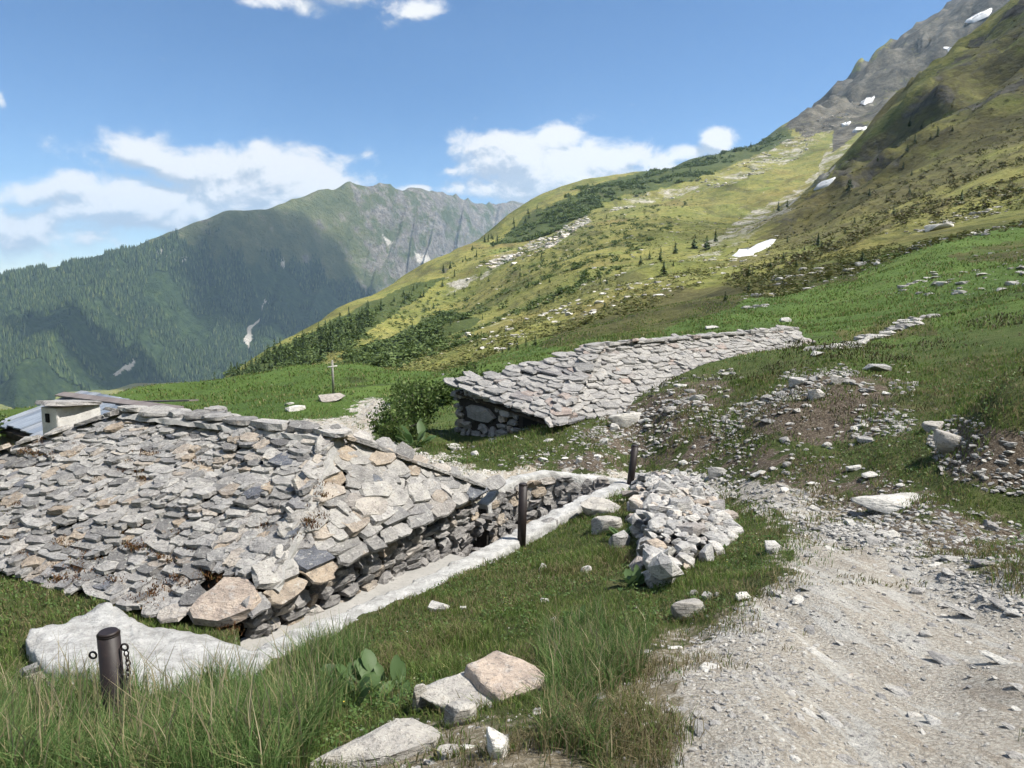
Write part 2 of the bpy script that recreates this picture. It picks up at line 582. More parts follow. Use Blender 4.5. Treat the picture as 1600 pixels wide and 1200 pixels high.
TRAIL = [(1085, 740), (1225, 760), (1325, 805), (1400, 850), (1600, 915), (1900, 960), (1900, 1500), (1150, 1500), (1040, 1200), (1070, 1100), (1060, 1040), (1110, 975), (1190, 915), (1250, 870), (1215, 810), (1140, 775)]
TRAIL_EDGE = [(1060, 740), (1250, 765), (1400, 800), (1700, 850), (1700, 1000), (1300, 1000), (1300, 1500), (500, 1500), (560, 1130), (640, 1110), (860, 1120), (1000, 1010), (1100, 950), (1180, 900), (1230, 850), (1180, 800)]
PATH1 = [(600, 690), (690, 712), (745, 738), (860, 735), (1000, 738), (1130, 742), (1160, 775), (1000, 770), (760, 790), (560, 745)]
PATH2 = [(560, 720), (590, 720), (588, 668), (612, 630), (588, 622), (548, 640), (566, 662)]
PATCH = [(455, 655), (545, 652), (556, 700), (420, 690)]
BANK = [(690, 700), (780, 690), (860, 670), (1000, 640), (1100, 650), (1200, 690), (1400, 740), (1600, 820), (1700, 840), (1700, 930), (1500, 890), (1300, 815), (1180, 755), (1100, 745), (840, 738), (740, 738)]
RUB1 = [(930, 650), (1030, 608), (1140, 585), (1150, 610), (1090, 650), (1010, 690)]
RUB2 = [(1140, 650), (1250, 588), (1400, 585), (1400, 650), (1350, 690), (1210, 700)]
CUT = [(1440, 690), (1490, 650), (1600, 680), (1700, 690), (1700, 780), (1560, 770), (1480, 745)]


STRIPS = [[(1085, 752), (1110, 756), (1180, 800), (1235, 850), (1245, 880), (1190, 890), (1150, 850), (1120, 790)], [(1205, 776), (1240, 785), (1330, 835), (1345, 850), (1300, 840), (1240, 806)]]
MOUND = [(700, 735), (735, 690), (785, 655), (850, 655), (890, 690), (860, 715), (760, 728)]
VERGE = [(1180, 752), (1300, 762), (1420, 788), (1700, 835), (1700, 1000), (1450, 900), (1300, 830)]


def cover(x, y, z):
    """gravel, worn edge, stony bank, rubble at places on the near ground"""
    r = np.hypot(x, y)
    qx, qy = warped(x, y, z)

    def q(poly, rlo=0, rhi=1e9):
        return in_poly(qx, qy, poly) & (r > rlo) & (r < rhi)
    gr = q(TRAIL, 0, 14) | q(PATH1, 0, 17) | q(PATH2, 10, 40) | q(PATCH, 10, 40) | ((y < 0.3) & (x > 0) & (r < 30))
    gr &= ~(q(STRIPS[0], 0, 14) | q(STRIPS[1], 0, 14))
    mound = q(MOUND, 8, 20)
    return gr.astype(float), ((q(TRAIL_EDGE, 0, 14) | q(VERGE, 0, 14)) & ~q(STRIPS[0], 0, 14)).astype(float), (q(BANK, 0, 18) & ~mound).astype(float), (q(RUB1, 8, 22) | q(RUB2, 8, 22) | q(CUT, 5, 14)).astype(float)


near_v = (r < 42) & (np.abs(np.arctan2(x, y)) < 1.0) & (y > 0)
msk = np.array(cover(x, y, z))
acc = msk[:, near_v].copy()
rj = np.random.default_rng(2)
for k in range(5):
    a_ = 2 * math.pi * k / 5
    jr = np.clip(r[near_v] * .045, .08, .5)
    acc += np.array(cover(x[near_v] + math.cos(a_) * jr, y[near_v] + math.sin(a_) * jr, z[near_v]))
msk[:, near_v] = acc / 6
gravel, edge, bank, rub = msk
rub = np.maximum(rub, in_poly(x, y, PIT) * 1.0)
bank = np.where(in_poly(x, y, PIT), 1, bank)
SCREE = [[(945, 335), (1000, 302), (1100, 285), (1250, 205), (1345, 145), (1370, 160), (1290, 215), (1230, 260), (1150, 285), (1050, 312)], [(655, 470), (700, 440), (790, 392), (860, 365), (915, 338), (925, 348), (870, 378), (800, 412), (690, 472)], [(1000, 455), (1150, 350), (1260, 280), (1300, 225), (1330, 225), (1280, 300), (1150, 390)]]
scree = np.maximum.reduce([0.48 * pm(p, 200, 3000) for p in SCREE[:2]] + [0.55 * pm(SCREE[2], 200, 2000)])
ROCK = [(1225, 195), (1340, 100), (1500, -20), (1700, -200), (1900, -200), (1600, 25), (1500, 95), (1420, 150), (1350, 205), (1300, 240), (1300, 200), (1260, 215)]
rock = pm(ROCK, 700, 4000)
CRAG = [(1140, 400), (1200, 350), (1300, 270), (1350, 220), (1440, 130), (1470, 130), (1380, 240), (1300, 310), (1220, 372), (1170, 400)]
rock = np.maximum(rock, 0.45 * pm(CRAG, 150, 650))
rock = np.maximum(rock, 0.5 * pm([(1300, 285), (1340, 232), (1420, 150), (1500, 80), (1600, -10), (1750, -60), (1700, 90), (1560, 150), (1470, 190), (1400, 260), (1340, 300)], 200, 650))
HEATH = [[(840, 545), (900, 490), (980, 465), (1130, 440), (1250, 420), (1350, 405), (1340, 440), (1200, 462), (1080, 500), (980, 535)], [(1130, 420), (1290, 290), (1470, 110), (1640, 0), (1700, 300), (1500, 320), (1300, 390)], [(1300, 520), (1380, 505), (1450, 490), (1470, 520), (1330, 540)], [(1480, 400), (1700, 350), (1700, 405), (1520, 410)]]
heath = np.maximum.reduce([pm(HEATH[0], 30, 300) * 0.9, pm(HEATH[1], 60, 700) * 0.75, pm(HEATH[2], 10, 60) * 0.8, pm(HEATH[3], 30, 200) * 0.8])
lush = np.clip((95 - r) / 30, 0, 1)
lush = np.where(in_poly(wx, wy, [(950, 530), (1350, 400), (1450, 385), (1700, 320), (1700, 600), (1300, 600)]) & (r < 160), 1, lush)
dark = np.maximum(pm([(700, 480), (760, 500), (620, 560), (540, 575), (560, 545)], 120, 700), pm([(830, 330), (960, 280), (1110, 240), (1230, 195), (1240, 215), (1110, 275), (940, 320), (840, 375), (740, 410)], 500, 1500))
dark = np.maximum(dark, pm([(300, 620), (520, 500), (640, 445), (700, 430), (560, 530), (420, 590)], 150, 700))
color_attr(g_me, 'm1', np.stack([gravel, edge, bank, rub], -1))
color_attr(g_me, 'm2', np.stack([scree, rock, heath, lush], -1))
color_attr(g_me, 'm3', np.stack([dark, dark * 0, dark * 0, dark * 0 + 1], -1))


def principled(t, col, rough=0.9, bump=None, bump_d=0.02, bump_s=1.0, spec=0.25):
    p = t.n('ShaderNodeBsdfPrincipled', i_Roughness=rough)
    p.inputs['Specular IOR Level'].default_value = spec
    if hasattr(col, 'node'):
        t.l(col, p.inputs['Base Color'])
    else:
        p.inputs['Base Color'].default_value = (*col, 1)
    if bump is not None:
        b = t.n('ShaderNodeBump', i_Strength=bump_s, i_Distance=bump_d)
        t.l(bump, b.inputs['Height'])
        t.l(b.outputs[0], p.inputs['Normal'])
    o = t.n('ShaderNodeOutputMaterial')
    t.l(p.outputs[0], o.inputs[0])
    return p


def new_mat(name):
    m = bpy.data.materials.new(name)
    m.use_nodes = True
    return m, NT(m.node_tree)


def ground_mat():
    m, t = new_mat('alpine_ground')
    geo = t.n('ShaderNodeNewGeometry')
    P = geo.outputs['Position']
    s1 = t.n('ShaderNodeSeparateColor')
    a1 = t.n('ShaderNodeAttribute', attribute_name='m1')
    t.l(a1.outputs['Color'], s1.inputs[0])
    s2 = t.n('ShaderNodeSeparateColor')
    a2 = t.n('ShaderNodeAttribute', attribute_name='m2')
    t.l(a2.outputs['Color'], s2.inputs[0])
    a3 = t.n('ShaderNodeAttribute', attribute_name='m3')
    s3 = t.n('ShaderNodeSeparateColor')
    t.l(a3.outputs['Color'], s3.inputs[0])
    nf = t.noise(P, 28.0, 6, 0.65)           # centimetres
    nm = t.noise(P, 2.6, 6, 0.62)            # decimetres
    nl = t.noise(P, 0.17, 6, 0.6)            # metres
    nh = t.noise(P, 0.022, 8, 0.62)          # tens of metres
    mps = t.n('ShaderNodeMapping')
    t.l(P, mps.inputs[0])
    mps.inputs['Rotation'].default_value = (0, 0, math.radians(-22))
    mps.inputs['Scale'].default_value = (1, 0.22, 1)
    nst = t.noise(mps.outputs[0], 0.06, 7, 0.65)
    # near turf
    turf = t.ramp(nm, [(0.3, (0.036, 0.046, 0.016)), (0.5, (0.060, 0.078, 0.024)), (0.7, (0.100, 0.098, 0.042))])
    turf = t.mix(t.sstep(nl, 0.52, 0.68), turf, (0.055, 0.095, 0.020))
    turf = t.mix(t.math('MULTIPLY', t.sstep(nf, 0.52, 0.75), 0.55), turf, (0.125, 0.105, 0.055))
    # far slope grass
    slope = t.ramp(nh, [(0.30, (0.055, 0.075, 0.018)), (0.44, (0.108, 0.118, 0.031)), (0.58, (0.160, 0.152, 0.045)), (0.72, (0.085, 0.125, 0.030))])
    slope = t.mix(t.sstep(nst, 0.50, 0.66), slope, (0.060, 0.062, 0.021))
    slope = t.mix(t.math('MULTIPLY', t.sstep(nl, 0.55, 0.72), 0.6), slope, (0.050, 0.056, 0.017))
    nst2 = t.noise(mps.outputs[0], 0.42, 6, 0.7)
    nsp = t.noise(P, 0.75, 4, 0.75)
    slope = t.mix(t.math('MULTIPLY', t.sstep(nst2, 0.52, 0.64), 0.55), slope, (0.060, 0.066, 0.020))
    slope = t.mix(t.math('MULTIPLY', t.sstep(nst2, 0.46, 0.36), 0.5), slope, (0.175, 0.165, 0.060))
    slope = t.mix(t.math('MULTIPLY', t.sstep(t.math('ADD', nsp, t.math('MULTIPLY', t.math('SUBTRACT', nl, 0.5), 0.8)), 0.57, 0.64), 0.7), slope, (0.045, 0.056, 0.016))
    slope = t.mix(t.math('MULTIPLY', t.sstep(nsp, 0.36, 0.30), 0.6), slope, (0.30, 0.285, 0.23))
    slope = t.mix(t.math('MULTIPLY', t.sstep(t.noise(P, 0.012, 5, 0.6), 0.52, 0.66), 0.55), slope, (0.115, 0.085, 0.035))
    slope = t.mix(t.math('MULTIPLY', t.sstep(t.noise(P, 0.11, 5, 0.8), 0.63, 0.70), 0.6), slope, (0.30, 0.28, 0.22))
    green = t.ramp(t.noise(P, 0.05, 6, 0.6), [(0.35, (0.055, 0.094, 0.022)), (0.55, (0.080, 0.128, 0.028)), (0.7, (0.105, 0.145, 0.036))])
    green = t.mix(t.sstep(nl, 0.58, 0.7), green, (0.040, 0.055, 0.018))
    camd = t.n('ShaderNodeVectorMath', operation='LENGTH')
    t.l(P, camd.inputs[0])
    nearf = t.sstep(camd.outputs['Value'], 28.0, 12.0)
    grass = t.mix(s2.outputs[2], t.mix(0.0, slope, slope), slope)
    lush = a2.outputs['Alpha']
    base = t.mix(lush, slope, t.mix(nearf, green, turf))
    heath_c = t.ramp(t.math('ADD', t.math('MULTIPLY', nl, 0.5), t.math('MULTIPLY', nst2, 0.5)), [(0.38, (0.026, 0.024, 0.011)), (0.5, (0.062, 0.056, 0.023)), (0.62, (0.105, 0.100, 0.036))])
    hf = t.math('MULTIPLY', t.sstep(t.math('ADD', s2.outputs[2], t.math('MULTIPLY', t.math('SUBTRACT', t.math('ADD', t.math('MULTIPLY', nst, 0.6), t.math('MULTIPLY', nl, 0.4)), 0.5), 3.4)), 0.40, 0.85), 0.9)
    base = t.mix(hf, base, heath_c)
    dk = t.sstep(t.math('ADD', s3.outputs[0], t.math('MULTIPLY', t.math('SUBTRACT', nl, 0.5), 2.4)), 0.5, 0.8)
    base = t.mix(t.math('MULTIPLY', dk, 0.85), base, (0.028, 0.045, 0.014))
    scf = t.sstep(t.math('ADD', s2.outputs[0], t.math('MULTIPLY', t.math('SUBTRACT', t.noise(P, 0.05, 8, 0.75), 0.5), 2.6)), 0.45, 0.75)
    scr = t.ramp(t.noise(P, 0.3, 5, 0.8), [(0.35, (0.13, 0.12, 0.10)), (0.5, (0.24, 0.23, 0.20)), (0.68, (0.36, 0.35, 0.31))])
    base = t.mix(scf, base, scr)
    rkf = t.sstep(t.math('ADD', s2.outputs[1], t.math('MULTIPLY', t.math('SUBTRACT', t.noise(mps.outputs[0], 0.05, 8, 0.7), 0.5), 3.2)), 0.4, 0.7)
    rk = t.ramp(t.noise(P, 0.06, 8, 0.78), [(0.36, (0.020, 0.019, 0.017)), (0.46, (0.045, 0.043, 0.036)), (0.54, (0.075, 0.070, 0.055)), (0.70, (0.15, 0.14, 0.12))])
    base = t.mix(rkf, base, rk)
    # trail gravel with streaks of bedrock
    mpt = t.n('ShaderNodeMapping')
    t.l(P, mpt.inputs[0])
    mpt.inputs['Rotation'].default_value = (0, 0, math.radians(6))
    mpt.inputs['Scale'].default_value = (4.5, 0.8, 1)
    nstr = t.noise(mpt.outputs[0], 1.7, 7, 0.62)
    grav = t.ramp(t.noise(P, 45.0, 5, 0.75), [(0.3, (0.19, 0.168, 0.138)), (0.48, (0.365, 0.333, 0.282)), (0.66, (0.53, 0.50, 0.44))])
    grav = t.mix(t.math('MULTIPLY', t.sstep(nl, 0.46, 0.60), 0.5), grav, (0.40, 0.345, 0.27))
    grav = t.mix(t.math('MULTIPLY', t.sstep(nstr, 0.53, 0.60), 0.7), grav, t.ramp(nf, [(0.3, (0.34, 0.33, 0.305)), (0.7, (0.60, 0.585, 0.54))]))
    grav = t.mix(t.math('MULTIPLY', t.sstep(nstr, 0.44, 0.36), 0.45), grav, (0.27, 0.225, 0.172))
    dirt = t.ramp(nf, [(0.3, (0.050, 0.038, 0.027)), (0.5, (0.105, 0.082, 0.060)), (0.7, (0.23, 0.20, 0.16))])
    dry = t.ramp(nf, [(0.3, (0.11, 0.092, 0.060)), (0.5, (0.21, 0.18, 0.125)), (0.7, (0.38, 0.34, 0.27))])
    ef = t.sstep(t.math('ADD', s1.outputs[1], t.math('MULTIPLY', t.math('SUBTRACT', nm, 0.5), 2.6)), 0.65, 0.95)
    base = t.mix(ef, base, dry)
    bf = t.sstep(t.math('ADD', s1.outputs[2], t.math('MULTIPLY', t.math('SUBTRACT', nm, 0.5), 3.4)), 0.78, 1.02)
    base = t.mix(bf, base, dirt)
    rf = t.sstep(t.math('ADD', a1.outputs['Alpha'], t.math('MULTIPLY', t.math('SUBTRACT', nm, 0.5), 1.6)), 0.45, 0.7)
    base = t.mix(rf, base, dirt)
    gf_ = t.sstep(t.math('ADD', s1.outputs[0], t.math('MULTIPLY', t.math('SUBTRACT', nm, 0.5), 2.4)), 0.42, 0.58)
    base = t.mix(gf_, base, grav)
    bumpn = t.math('ADD', t.math('MULTIPLY', t.noise(P, 60.0, 5, 0.7), 0.25), t.math('ADD', t.math('MULTIPLY', nm, 0.8), t.math('MULTIPLY', nl, t.math('MULTIPLY', t.math('SUBTRACT', 1.0, nearf), 14.0))))
    principled(t, base, 0.95, bumpn, 0.12, 0.9, 0.15)
    return m


M_GROUND = ground_mat()
link('ground', g_me, M_GROUND, kind='structure')

# ---------------------------------------------------------------- far mountain across the valley
RIDGE = [(-500, 560, 2600), (-300, 515, 2700), (-100, 458, 2850), (0, 434, 2950), (100, 416, 3050), (200, 391, 3150), (250, 370, 3200), (320, 343, 3300), (365, 330, 3350), (420, 328, 3450), (470, 308, 3600), (520, 293, 3750),
         (528, 292, 3770), (541, 287, 3800), (556, 291, 3850), (575, 292, 3900), (600, 292, 4000), (640, 298, 4150), (680, 305, 4350), (720, 310, 4550), (760, 321, 4800), (800, 317, 5000), (830, 325, 5200), (900, 330, 5500), (1000, 340, 5900), (1200, 360, 6300)]
_rx = np.arange(-480, 1101, 24.0)
RIDGE = [(float(a), float(np.interp(a, [p[0] for p in RIDGE], [p[1] for p in RIDGE])), float(np.interp(a, [p[0] for p in RIDGE], [p[2] for p in RIDGE]))) for a in sorted(list(_rx) + [541.0])]
MC = list(RIDGE)
for px, py, rr_ in RIDGE:
    MC += [(px, py + 70, rr_ * 1.07), (px, py + 200, rr_ * 1.3), (px, py + (620 - py) * 0.33, rr_ * 0.93), (px, py + (620 - py) * 0.66, rr_ * 0.85), (px, 630, rr_ * 0.765), (px, 800, rr_ * 0.66)]
MR = RBF(MC, 0.05, 2.6)
RX = np.array([math.atan2(raypx(p[0], 400)[0], raypx(p[0], 400)[1]) for p in RIDGE])
RV = np.array([p[2] for p in RIDGE])
MN_T = np.radians(np.arange(-46, 10, 0.095))
MN_U = np.concatenate([np.linspace(0.66, 0.8, 30), np.linspace(0.805, 1.02, 190), np.linspace(1.03, 1.3, 12)])


def ridged(x, y, seed):
    return 1 - 2 * np.abs(vnoise(x, y, seed) - 0.5)


def MH(th, u):
    rs_ = np.interp(th, RX, RV)
    rr_ = rs_ * u
    z = MR(th, rr_) * rr_
    s = th * rs_                                    # metres along the ridge
    down = np.clip((1.0 - u) / 0.2, -0.5, 1.2)
    amp = np.clip(np.maximum(down, 0) * 3.2, 0.035, 1)
    pxx = 800 + FPX * np.tan(th)
    flut = np.clip((pxx - 470) / 120, 0.25, 1)
    sl = s + down * 260 * (0.4 + 0.6 * vnoise(s / 900, down * 0.7, 5))
    d1 = ridged(sl / 520, down * 0.8, 21) - 0.55
    d2 = ridged(sl / 190, down * 1.3, 22) - 0.55
    d3 = ridged(sl / 75, down * 2.2, 23) - 0.55
    d4 = ridged(sl / 32, down * 5, 24) - 0.55
    z = z + amp * (150 * d1 + (60 + 40 * flut) * d2 + (26 + 64 * flut) * d3) + np.maximum(amp, .3 * flut) * 24 * flut * d4 + np.clip(1 - np.abs(down) * 6, 0, 1) * flut * 42 * (ridged(s / 64, down, 77) - .5)
    z = z + ((fbm(s / 60, rr_ / 60, 4, 31) - .5) * 30 + (fbm(s / 16, rr_ / 16, 3, 32) - .5) * 10) * np.clip(np.maximum(down, 0) * 4 + .3, 0, 1)
    return rr_ * np.sin(th), rr_ * np.cos(th), z, rs_


TH_, UU = np.meshgrid(MN_T, MN_U, indexing='xy')
mx_, my_, mz_, mrs = MH(TH_.ravel(), UU.ravel())
m_me = np_mesh('mountain', np.stack([mx_, my_, mz_], -1), grid_faces(len(MN_U), len(MN_T)).ravel(), np.full((len(MN_U) - 1) * (len(MN_T) - 1), 4))
mpx, mpy = project(mx_, my_, mz_)


def rock_line(px):
    """picture-row fraction below the ridge where bare rock gives way to turf and forest, by position along the ridge"""
    return np.interp(px, [-500, 100, 250, 400, 540, 640, 760, 1200], [-.1, -.02, 0.10, 0.26, 0.40, 0.50, 0.62, 0.7])


def m_frac(th, u):
    return np.clip((1 - u) / 0.235, 0, 1)


mf = m_frac(TH_.ravel(), UU.ravel())
hn = fbm(TH_.ravel() * 40, UU.ravel() * 40, 4, 51) - .5
bare = np.clip((rock_line(mpx) + hn * 0.28 - mf) / 0.10 + 0.5, 0, 1)
scar = in_poly(mpx + hn * 40, mpy, [(375, 530), (395, 500), (405, 465), (412, 470), (400, 510), (385, 545)]) | in_poly(mpx + hn * 50, mpy, [(225, 410), (240, 385), (262, 390), (255, 405)]) | in_poly(mpx + hn * 40, mpy, [(262, 405), (292, 398), (288, 410), (268, 412)])
scar |= in_poly(mpx + hn * 50, mpy, [(628, 432), (640, 425), (646, 440), (632, 446)]) | in_poly(mpx + hn * 40, mpy, [(650, 395), (665, 398), (672, 412), (655, 410)]) | in_poly(mpx + hn * 50, mpy, [(425, 410), (440, 402), (436, 418)]) | in_poly(mpx + hn * 30, mpy, [(590, 365), (612, 380), (600, 384)])
scar |= in_poly(mpx + hn * 60, mpy, [(190, 580), (215, 560), (222, 566), (200, 590)])
color_attr(m_me, 'm1', np.stack([bare, scar.astype(float), np.clip((mpx - 500) / 110, 0.12, 1), bare * 0 + 1], -1))


def mountain_mat():
    m, t = new_mat('mountain_rock')
    geo = t.n('ShaderNodeNewGeometry')
    P = geo.outputs['Position']
    a = t.n('ShaderNodeAttribute', attribute_name='m1')
    s = t.n('ShaderNodeSeparateColor')
    t.l(a.outputs['Color'], s.inputs[0])
    n1 = t.noise(P, 0.009, 9, 0.68)
    n2 = t.noise(P, 0.035, 7, 0.7)
    rockc = t.ramp(n2, [(0.35, (0.055, 0.052, 0.045)), (0.52, (0.12, 0.110, 0.094)), (0.7, (0.22, 0.205, 0.18))])
    turf = t.ramp(n1, [(0.4, (0.050, 0.062, 0.022)), (0.55, (0.080, 0.088, 0.034)), (0.66, (0.12, 0.118, 0.055))])
    upper = t.mix(t.sstep(t.math('ADD', n1, t.math('MULTIPLY', t.math('SUBTRACT', s.outputs[2], 1.0), 0.16)), 0.42, 0.54), turf, rockc)
    forest = t.ramp(n2, [(0.4, (0.016, 0.028, 0.010)), (0.6, (0.034, 0.054, 0.018)), (0.72, (0.07, 0.09, 0.03))])
    c = t.mix(s.outputs[0], forest, upper)
    c = t.mix(s.outputs[1], c, (0.36, 0.34, 0.30))
    principled(t, c, 0.95, t.noise(P, 0.05, 7, 0.65), 22.0, 1.0, 0.1)
    return m


link('mountain', m_me, mountain_mat(), kind='structure')
# ---------------------------------------------------------------- stone materials and stone shapes
def stone_mat(name, stops, bump=0.012, scale=1.0, lichen=0.35, rough=0.92, streak=True):
    m, t = new_mat(name)
    oi = t.n('ShaderNodeObjectInfo')
    geo = t.n('ShaderNodeNewGeometry')
    tc_ = t.n('ShaderNodeTexCoord')
    rnd = t.math('FRACT', t.math('ADD', oi.outputs['Random'], t.math('MULTIPLY', geo.outputs['Random Per Island'], 7.31)))
    rnd2 = t.math('FRACT', t.math('MULTIPLY', rnd, 13.7))
    offv = t.n('ShaderNodeCombineXYZ')
    t.l(t.math('MULTIPLY', rnd, 37.0), offv.inputs[0])
    t.l(t.math('MULTIPLY', rnd2, 21.0), offv.inputs[1])
    pv = t.n('ShaderNodeVectorMath', operation='ADD')
    t.l(geo.outputs['Position'], pv.inputs[0])
    t.l(offv.outputs[0], pv.inputs[1])
    P = pv.outputs[0]
    base = t.ramp(rnd, stops)
    n1 = t.noise(P, 6.0 * scale, 7, 0.65, 0.3)
    n2 = t.noise(P, 38.0 * scale, 6, 0.7)
    mp = t.n('ShaderNodeMapping')
    t.l(P, mp.inputs[0])
    mp.inputs['Rotation'].default_value = (0.5, 0.3, 0.7)
    mp.inputs['Scale'].default_value = (1, 1, 6)
    n3 = t.noise(mp.outputs[0], 7.0 * scale, 6, 0.65)
    c = t.mix(t.sstep(n1, 0.36, 0.62), t.mix(1.0, base, (0.66, 0.66, 0.68), 'MULTIPLY'), base)
    c = t.mix(t.math('MULTIPLY', t.sstep(n3, 0.54, 0.68), 0.45), c, (0.46, 0.445, 0.415))
    n4 = t.noise(P, 95.0 * scale, 4, 0.75)
    c = t.mix(t.math('MULTIPLY', t.sstep(n2, 0.53, 0.64), 0.6), c, (0.085, 0.08, 0.075))
    c = t.mix(t.math('MULTIPLY', t.sstep(n4, 0.56, 0.66), 0.35), c, (0.60, 0.585, 0.55))
    c = t.mix(t.math('MULTIPLY', t.sstep(n1, 0.60, 0.70), 0.35), c, (0.30, 0.215, 0.14))
    c = t.mix(t.math('MULTIPLY', t.sstep(t.noise(P, 17 * scale, 4, 0.6), 0.60, 0.70), lichen), c, (0.54, 0.54, 0.49))
    h = t.math('ADD', t.math('MULTIPLY', n1, 1.5), t.math('ADD', t.math('MULTIPLY', n2, 0.6), t.math('MULTIPLY', n3, 1.3)))
    principled(t, c, rough, h, bump * 2.0, 1.0, 0.25)
    return m


M_SLAB = stone_mat('gneiss_roof_slabs', [(0.0, (0.17, 0.165, 0.16)), (0.14, (0.24, 0.232, 0.22)), (0.3, (0.36, 0.345, 0.32)), (0.5, (0.43, 0.412, 0.38)), (0.62, (0.25, 0.245, 0.24)), (0.78, (0.46, 0.44, 0.41)), (0.88, (0.38, 0.305, 0.225)), (0.95, (0.30, 0.285, 0.27)), (0.98, (0.12, 0.13, 0.155)), (1.0, (0.14, 0.15, 0.17))], lichen=0.55)
M_SLAB2 = stone_mat('weathered_roof_slabs', [(0.0, (0.243, 0.238, 0.229)), (0.3, (0.345, 0.330, 0.310)), (0.6, (0.406, 0.390, 0.365)), (0.85, (0.304, 0.294, 0.284)), (0.95, (0.365, 0.294, 0.254)), (1.0, (0.224, 0.224, 0.229))])
M_WALL = stone_mat('dark_wall_stone', [(0.0, (0.182, 0.176, 0.169)), (0.4, (0.273, 0.260, 0.247)), (0.7, (0.364, 0.351, 0.332)), (0.9, (0.325, 0.260, 0.189)), (1.0, (0.429, 0.410, 0.377))], lichen=0.2)
M_RUBBLE = stone_mat('pale_field_stone', [(0.0, (0.345, 0.339, 0.328)), (0.35, (0.460, 0.448, 0.420)), (0.7, (0.564, 0.540, 0.500)), (0.85, (0.483, 0.397, 0.310)), (1.0, (0.310, 0.310, 0.316))])
M_LOOSE = stone_mat('loose_grey_stone', [(0.0, (0.238, 0.232, 0.221)), (0.4, (0.367, 0.351, 0.324)), (0.75, (0.497, 0.475, 0.432)), (1.0, (0.583, 0.562, 0.508))])
M_BOULDER = stone_mat('boulder_gneiss', [(0.0, (0.391, 0.368, 0.328)), (1.0, (0.483, 0.454, 0.402))], bump=0.01, lichen=0.4)
M_PINK = stone_mat('rust_tinted_gneiss', [(0.0, (0.46, 0.375, 0.30)), (1.0, (0.48, 0.39, 0.315))], bump=0.008, lichen=0.25)
M_WHITESTONE = stone_mat('whitish_quartz_stone', [(0.0, (0.55, 0.53, 0.48)), (1.0, (0.66, 0.63, 0.57))], bump=0.008, lichen=0.2)


def flat_mat(name, c0, c1, scale, bump=0.01, rough=0.9, detail=6, spec=0.2, c2=None):
    m, t = new_mat(name)
    geo = t.n('ShaderNodeNewGeometry')
    P = geo.outputs['Position']
    n = t.noise(P, scale, detail, 0.65)
    stops = [(0.35, c0), (0.65, c1)]
    c = t.ramp(n, stops)
    n2 = t.noise(P, scale * 7, 5, 0.7)
    if c2 is not None:
        c = t.mix(t.math('MULTIPLY', t.sstep(n2, 0.52, 0.70), 0.7), c, c2)
    principled(t, c, rough, t.math('ADD', n, t.math('MULTIPLY', n2, 0.4)), bump, 1.0, spec)
    return m


M_MORTAR = flat_mat('grey_mortar', (0.26, 0.255, 0.24), (0.36, 0.35, 0.33), 8.0, 0.02, c2=(0.16, 0.15, 0.14))
M_BED = flat_mat('dark_roof_bedding', (0.030, 0.024, 0.018), (0.075, 0.060, 0.045), 10.0, 0.03)
M_CORE = flat_mat('dark_joint_earth', (0.022, 0.020, 0.018), (0.050, 0.046, 0.042), 12.0, 0.03)
M_CONC = flat_mat('smooth_grey_concrete', (0.27, 0.265, 0.25), (0.34, 0.33, 0.31), 3.5, 0.006, c2=(0.20, 0.195, 0.185))
M_WHITE = flat_mat('pale_roughcast_concrete', (0.29, 0.285, 0.27), (0.52, 0.515, 0.495), 7.0, 0.04, c2=(0.17, 0.165, 0.152))


def slab_mesh(seed, n=11):
    """ragged flat stone in a unit box, 42 triangles"""
    rg = np.random.default_rng(seed)
    e = rg.uniform(2.2, 4.5)
    a = (np.arange(n) + rg.uniform(-.35, .35, n)) / n * 2 * math.pi + rg.uniform(0, 1)
    ca, sa = np.cos(a), np.sin(a)
    rad = (np.abs(ca) ** e + np.abs(sa) ** e) ** (-1 / e) * 0.5 * rg.uniform(0.76, 1.08, n)
    ring = np.stack([ca * rad, sa * rad], -1)
    tx, ty = rg.uniform(-.5, .5, 2)                     # the top face is not parallel to the bed
    zt = 0.9 + ring[:, :1] * tx + ring[:, 1:] * ty + rg.uniform(-.16, .16, (n, 1))
    v = np.r_[np.c_[ring * rg.uniform(.92, 1.04, (n, 1)), rg.uniform(-.1, .1, (n, 1))], np.c_[ring * rg.uniform(.86, 1.0, (n, 1)), zt], [[rg.uniform(-.12, .12), rg.uniform(-.12, .12), 1.0 + rg.uniform(-.12, .2)]]]
    f, lt = [], []
    for i in range(n):
        j = (i + 1) % n
        f += [i, j, n + j, n + i]
        lt.append(4)
    for i in range(n):
        f += [n + i, n + (i + 1) % n, 2 * n]
        lt.append(3)
    f += list(range(n))[::-1]
    lt.append(n)
    return np_mesh('stone_slab', v, f, lt, smooth=False)


import bmesh


def rock_mesh(seed, npts=18, flat=0.6):
    rg = np.random.default_rng(seed)
    p = rg.normal(size=(npts, 3))
    p /= np.linalg.norm(p, axis=1)[:, None]
    p = np.sign(p) * np.abs(p) ** 0.75
    p *= rg.uniform(0.75, 1.0, (npts, 1)) * 0.62
    p[:, 2] *= flat
    bm = bmesh.new()
    for q in p:
        bm.verts.new(q)
    r_ = bmesh.ops.convex_hull(bm, input=bm.verts)
    for v in [v for v in bm.verts if not v.link_faces]:
        bm.verts.remove(v)
    me = bpy.data.meshes.new('rock')
    bm.to_mesh(me)
    bm.free()
    return me


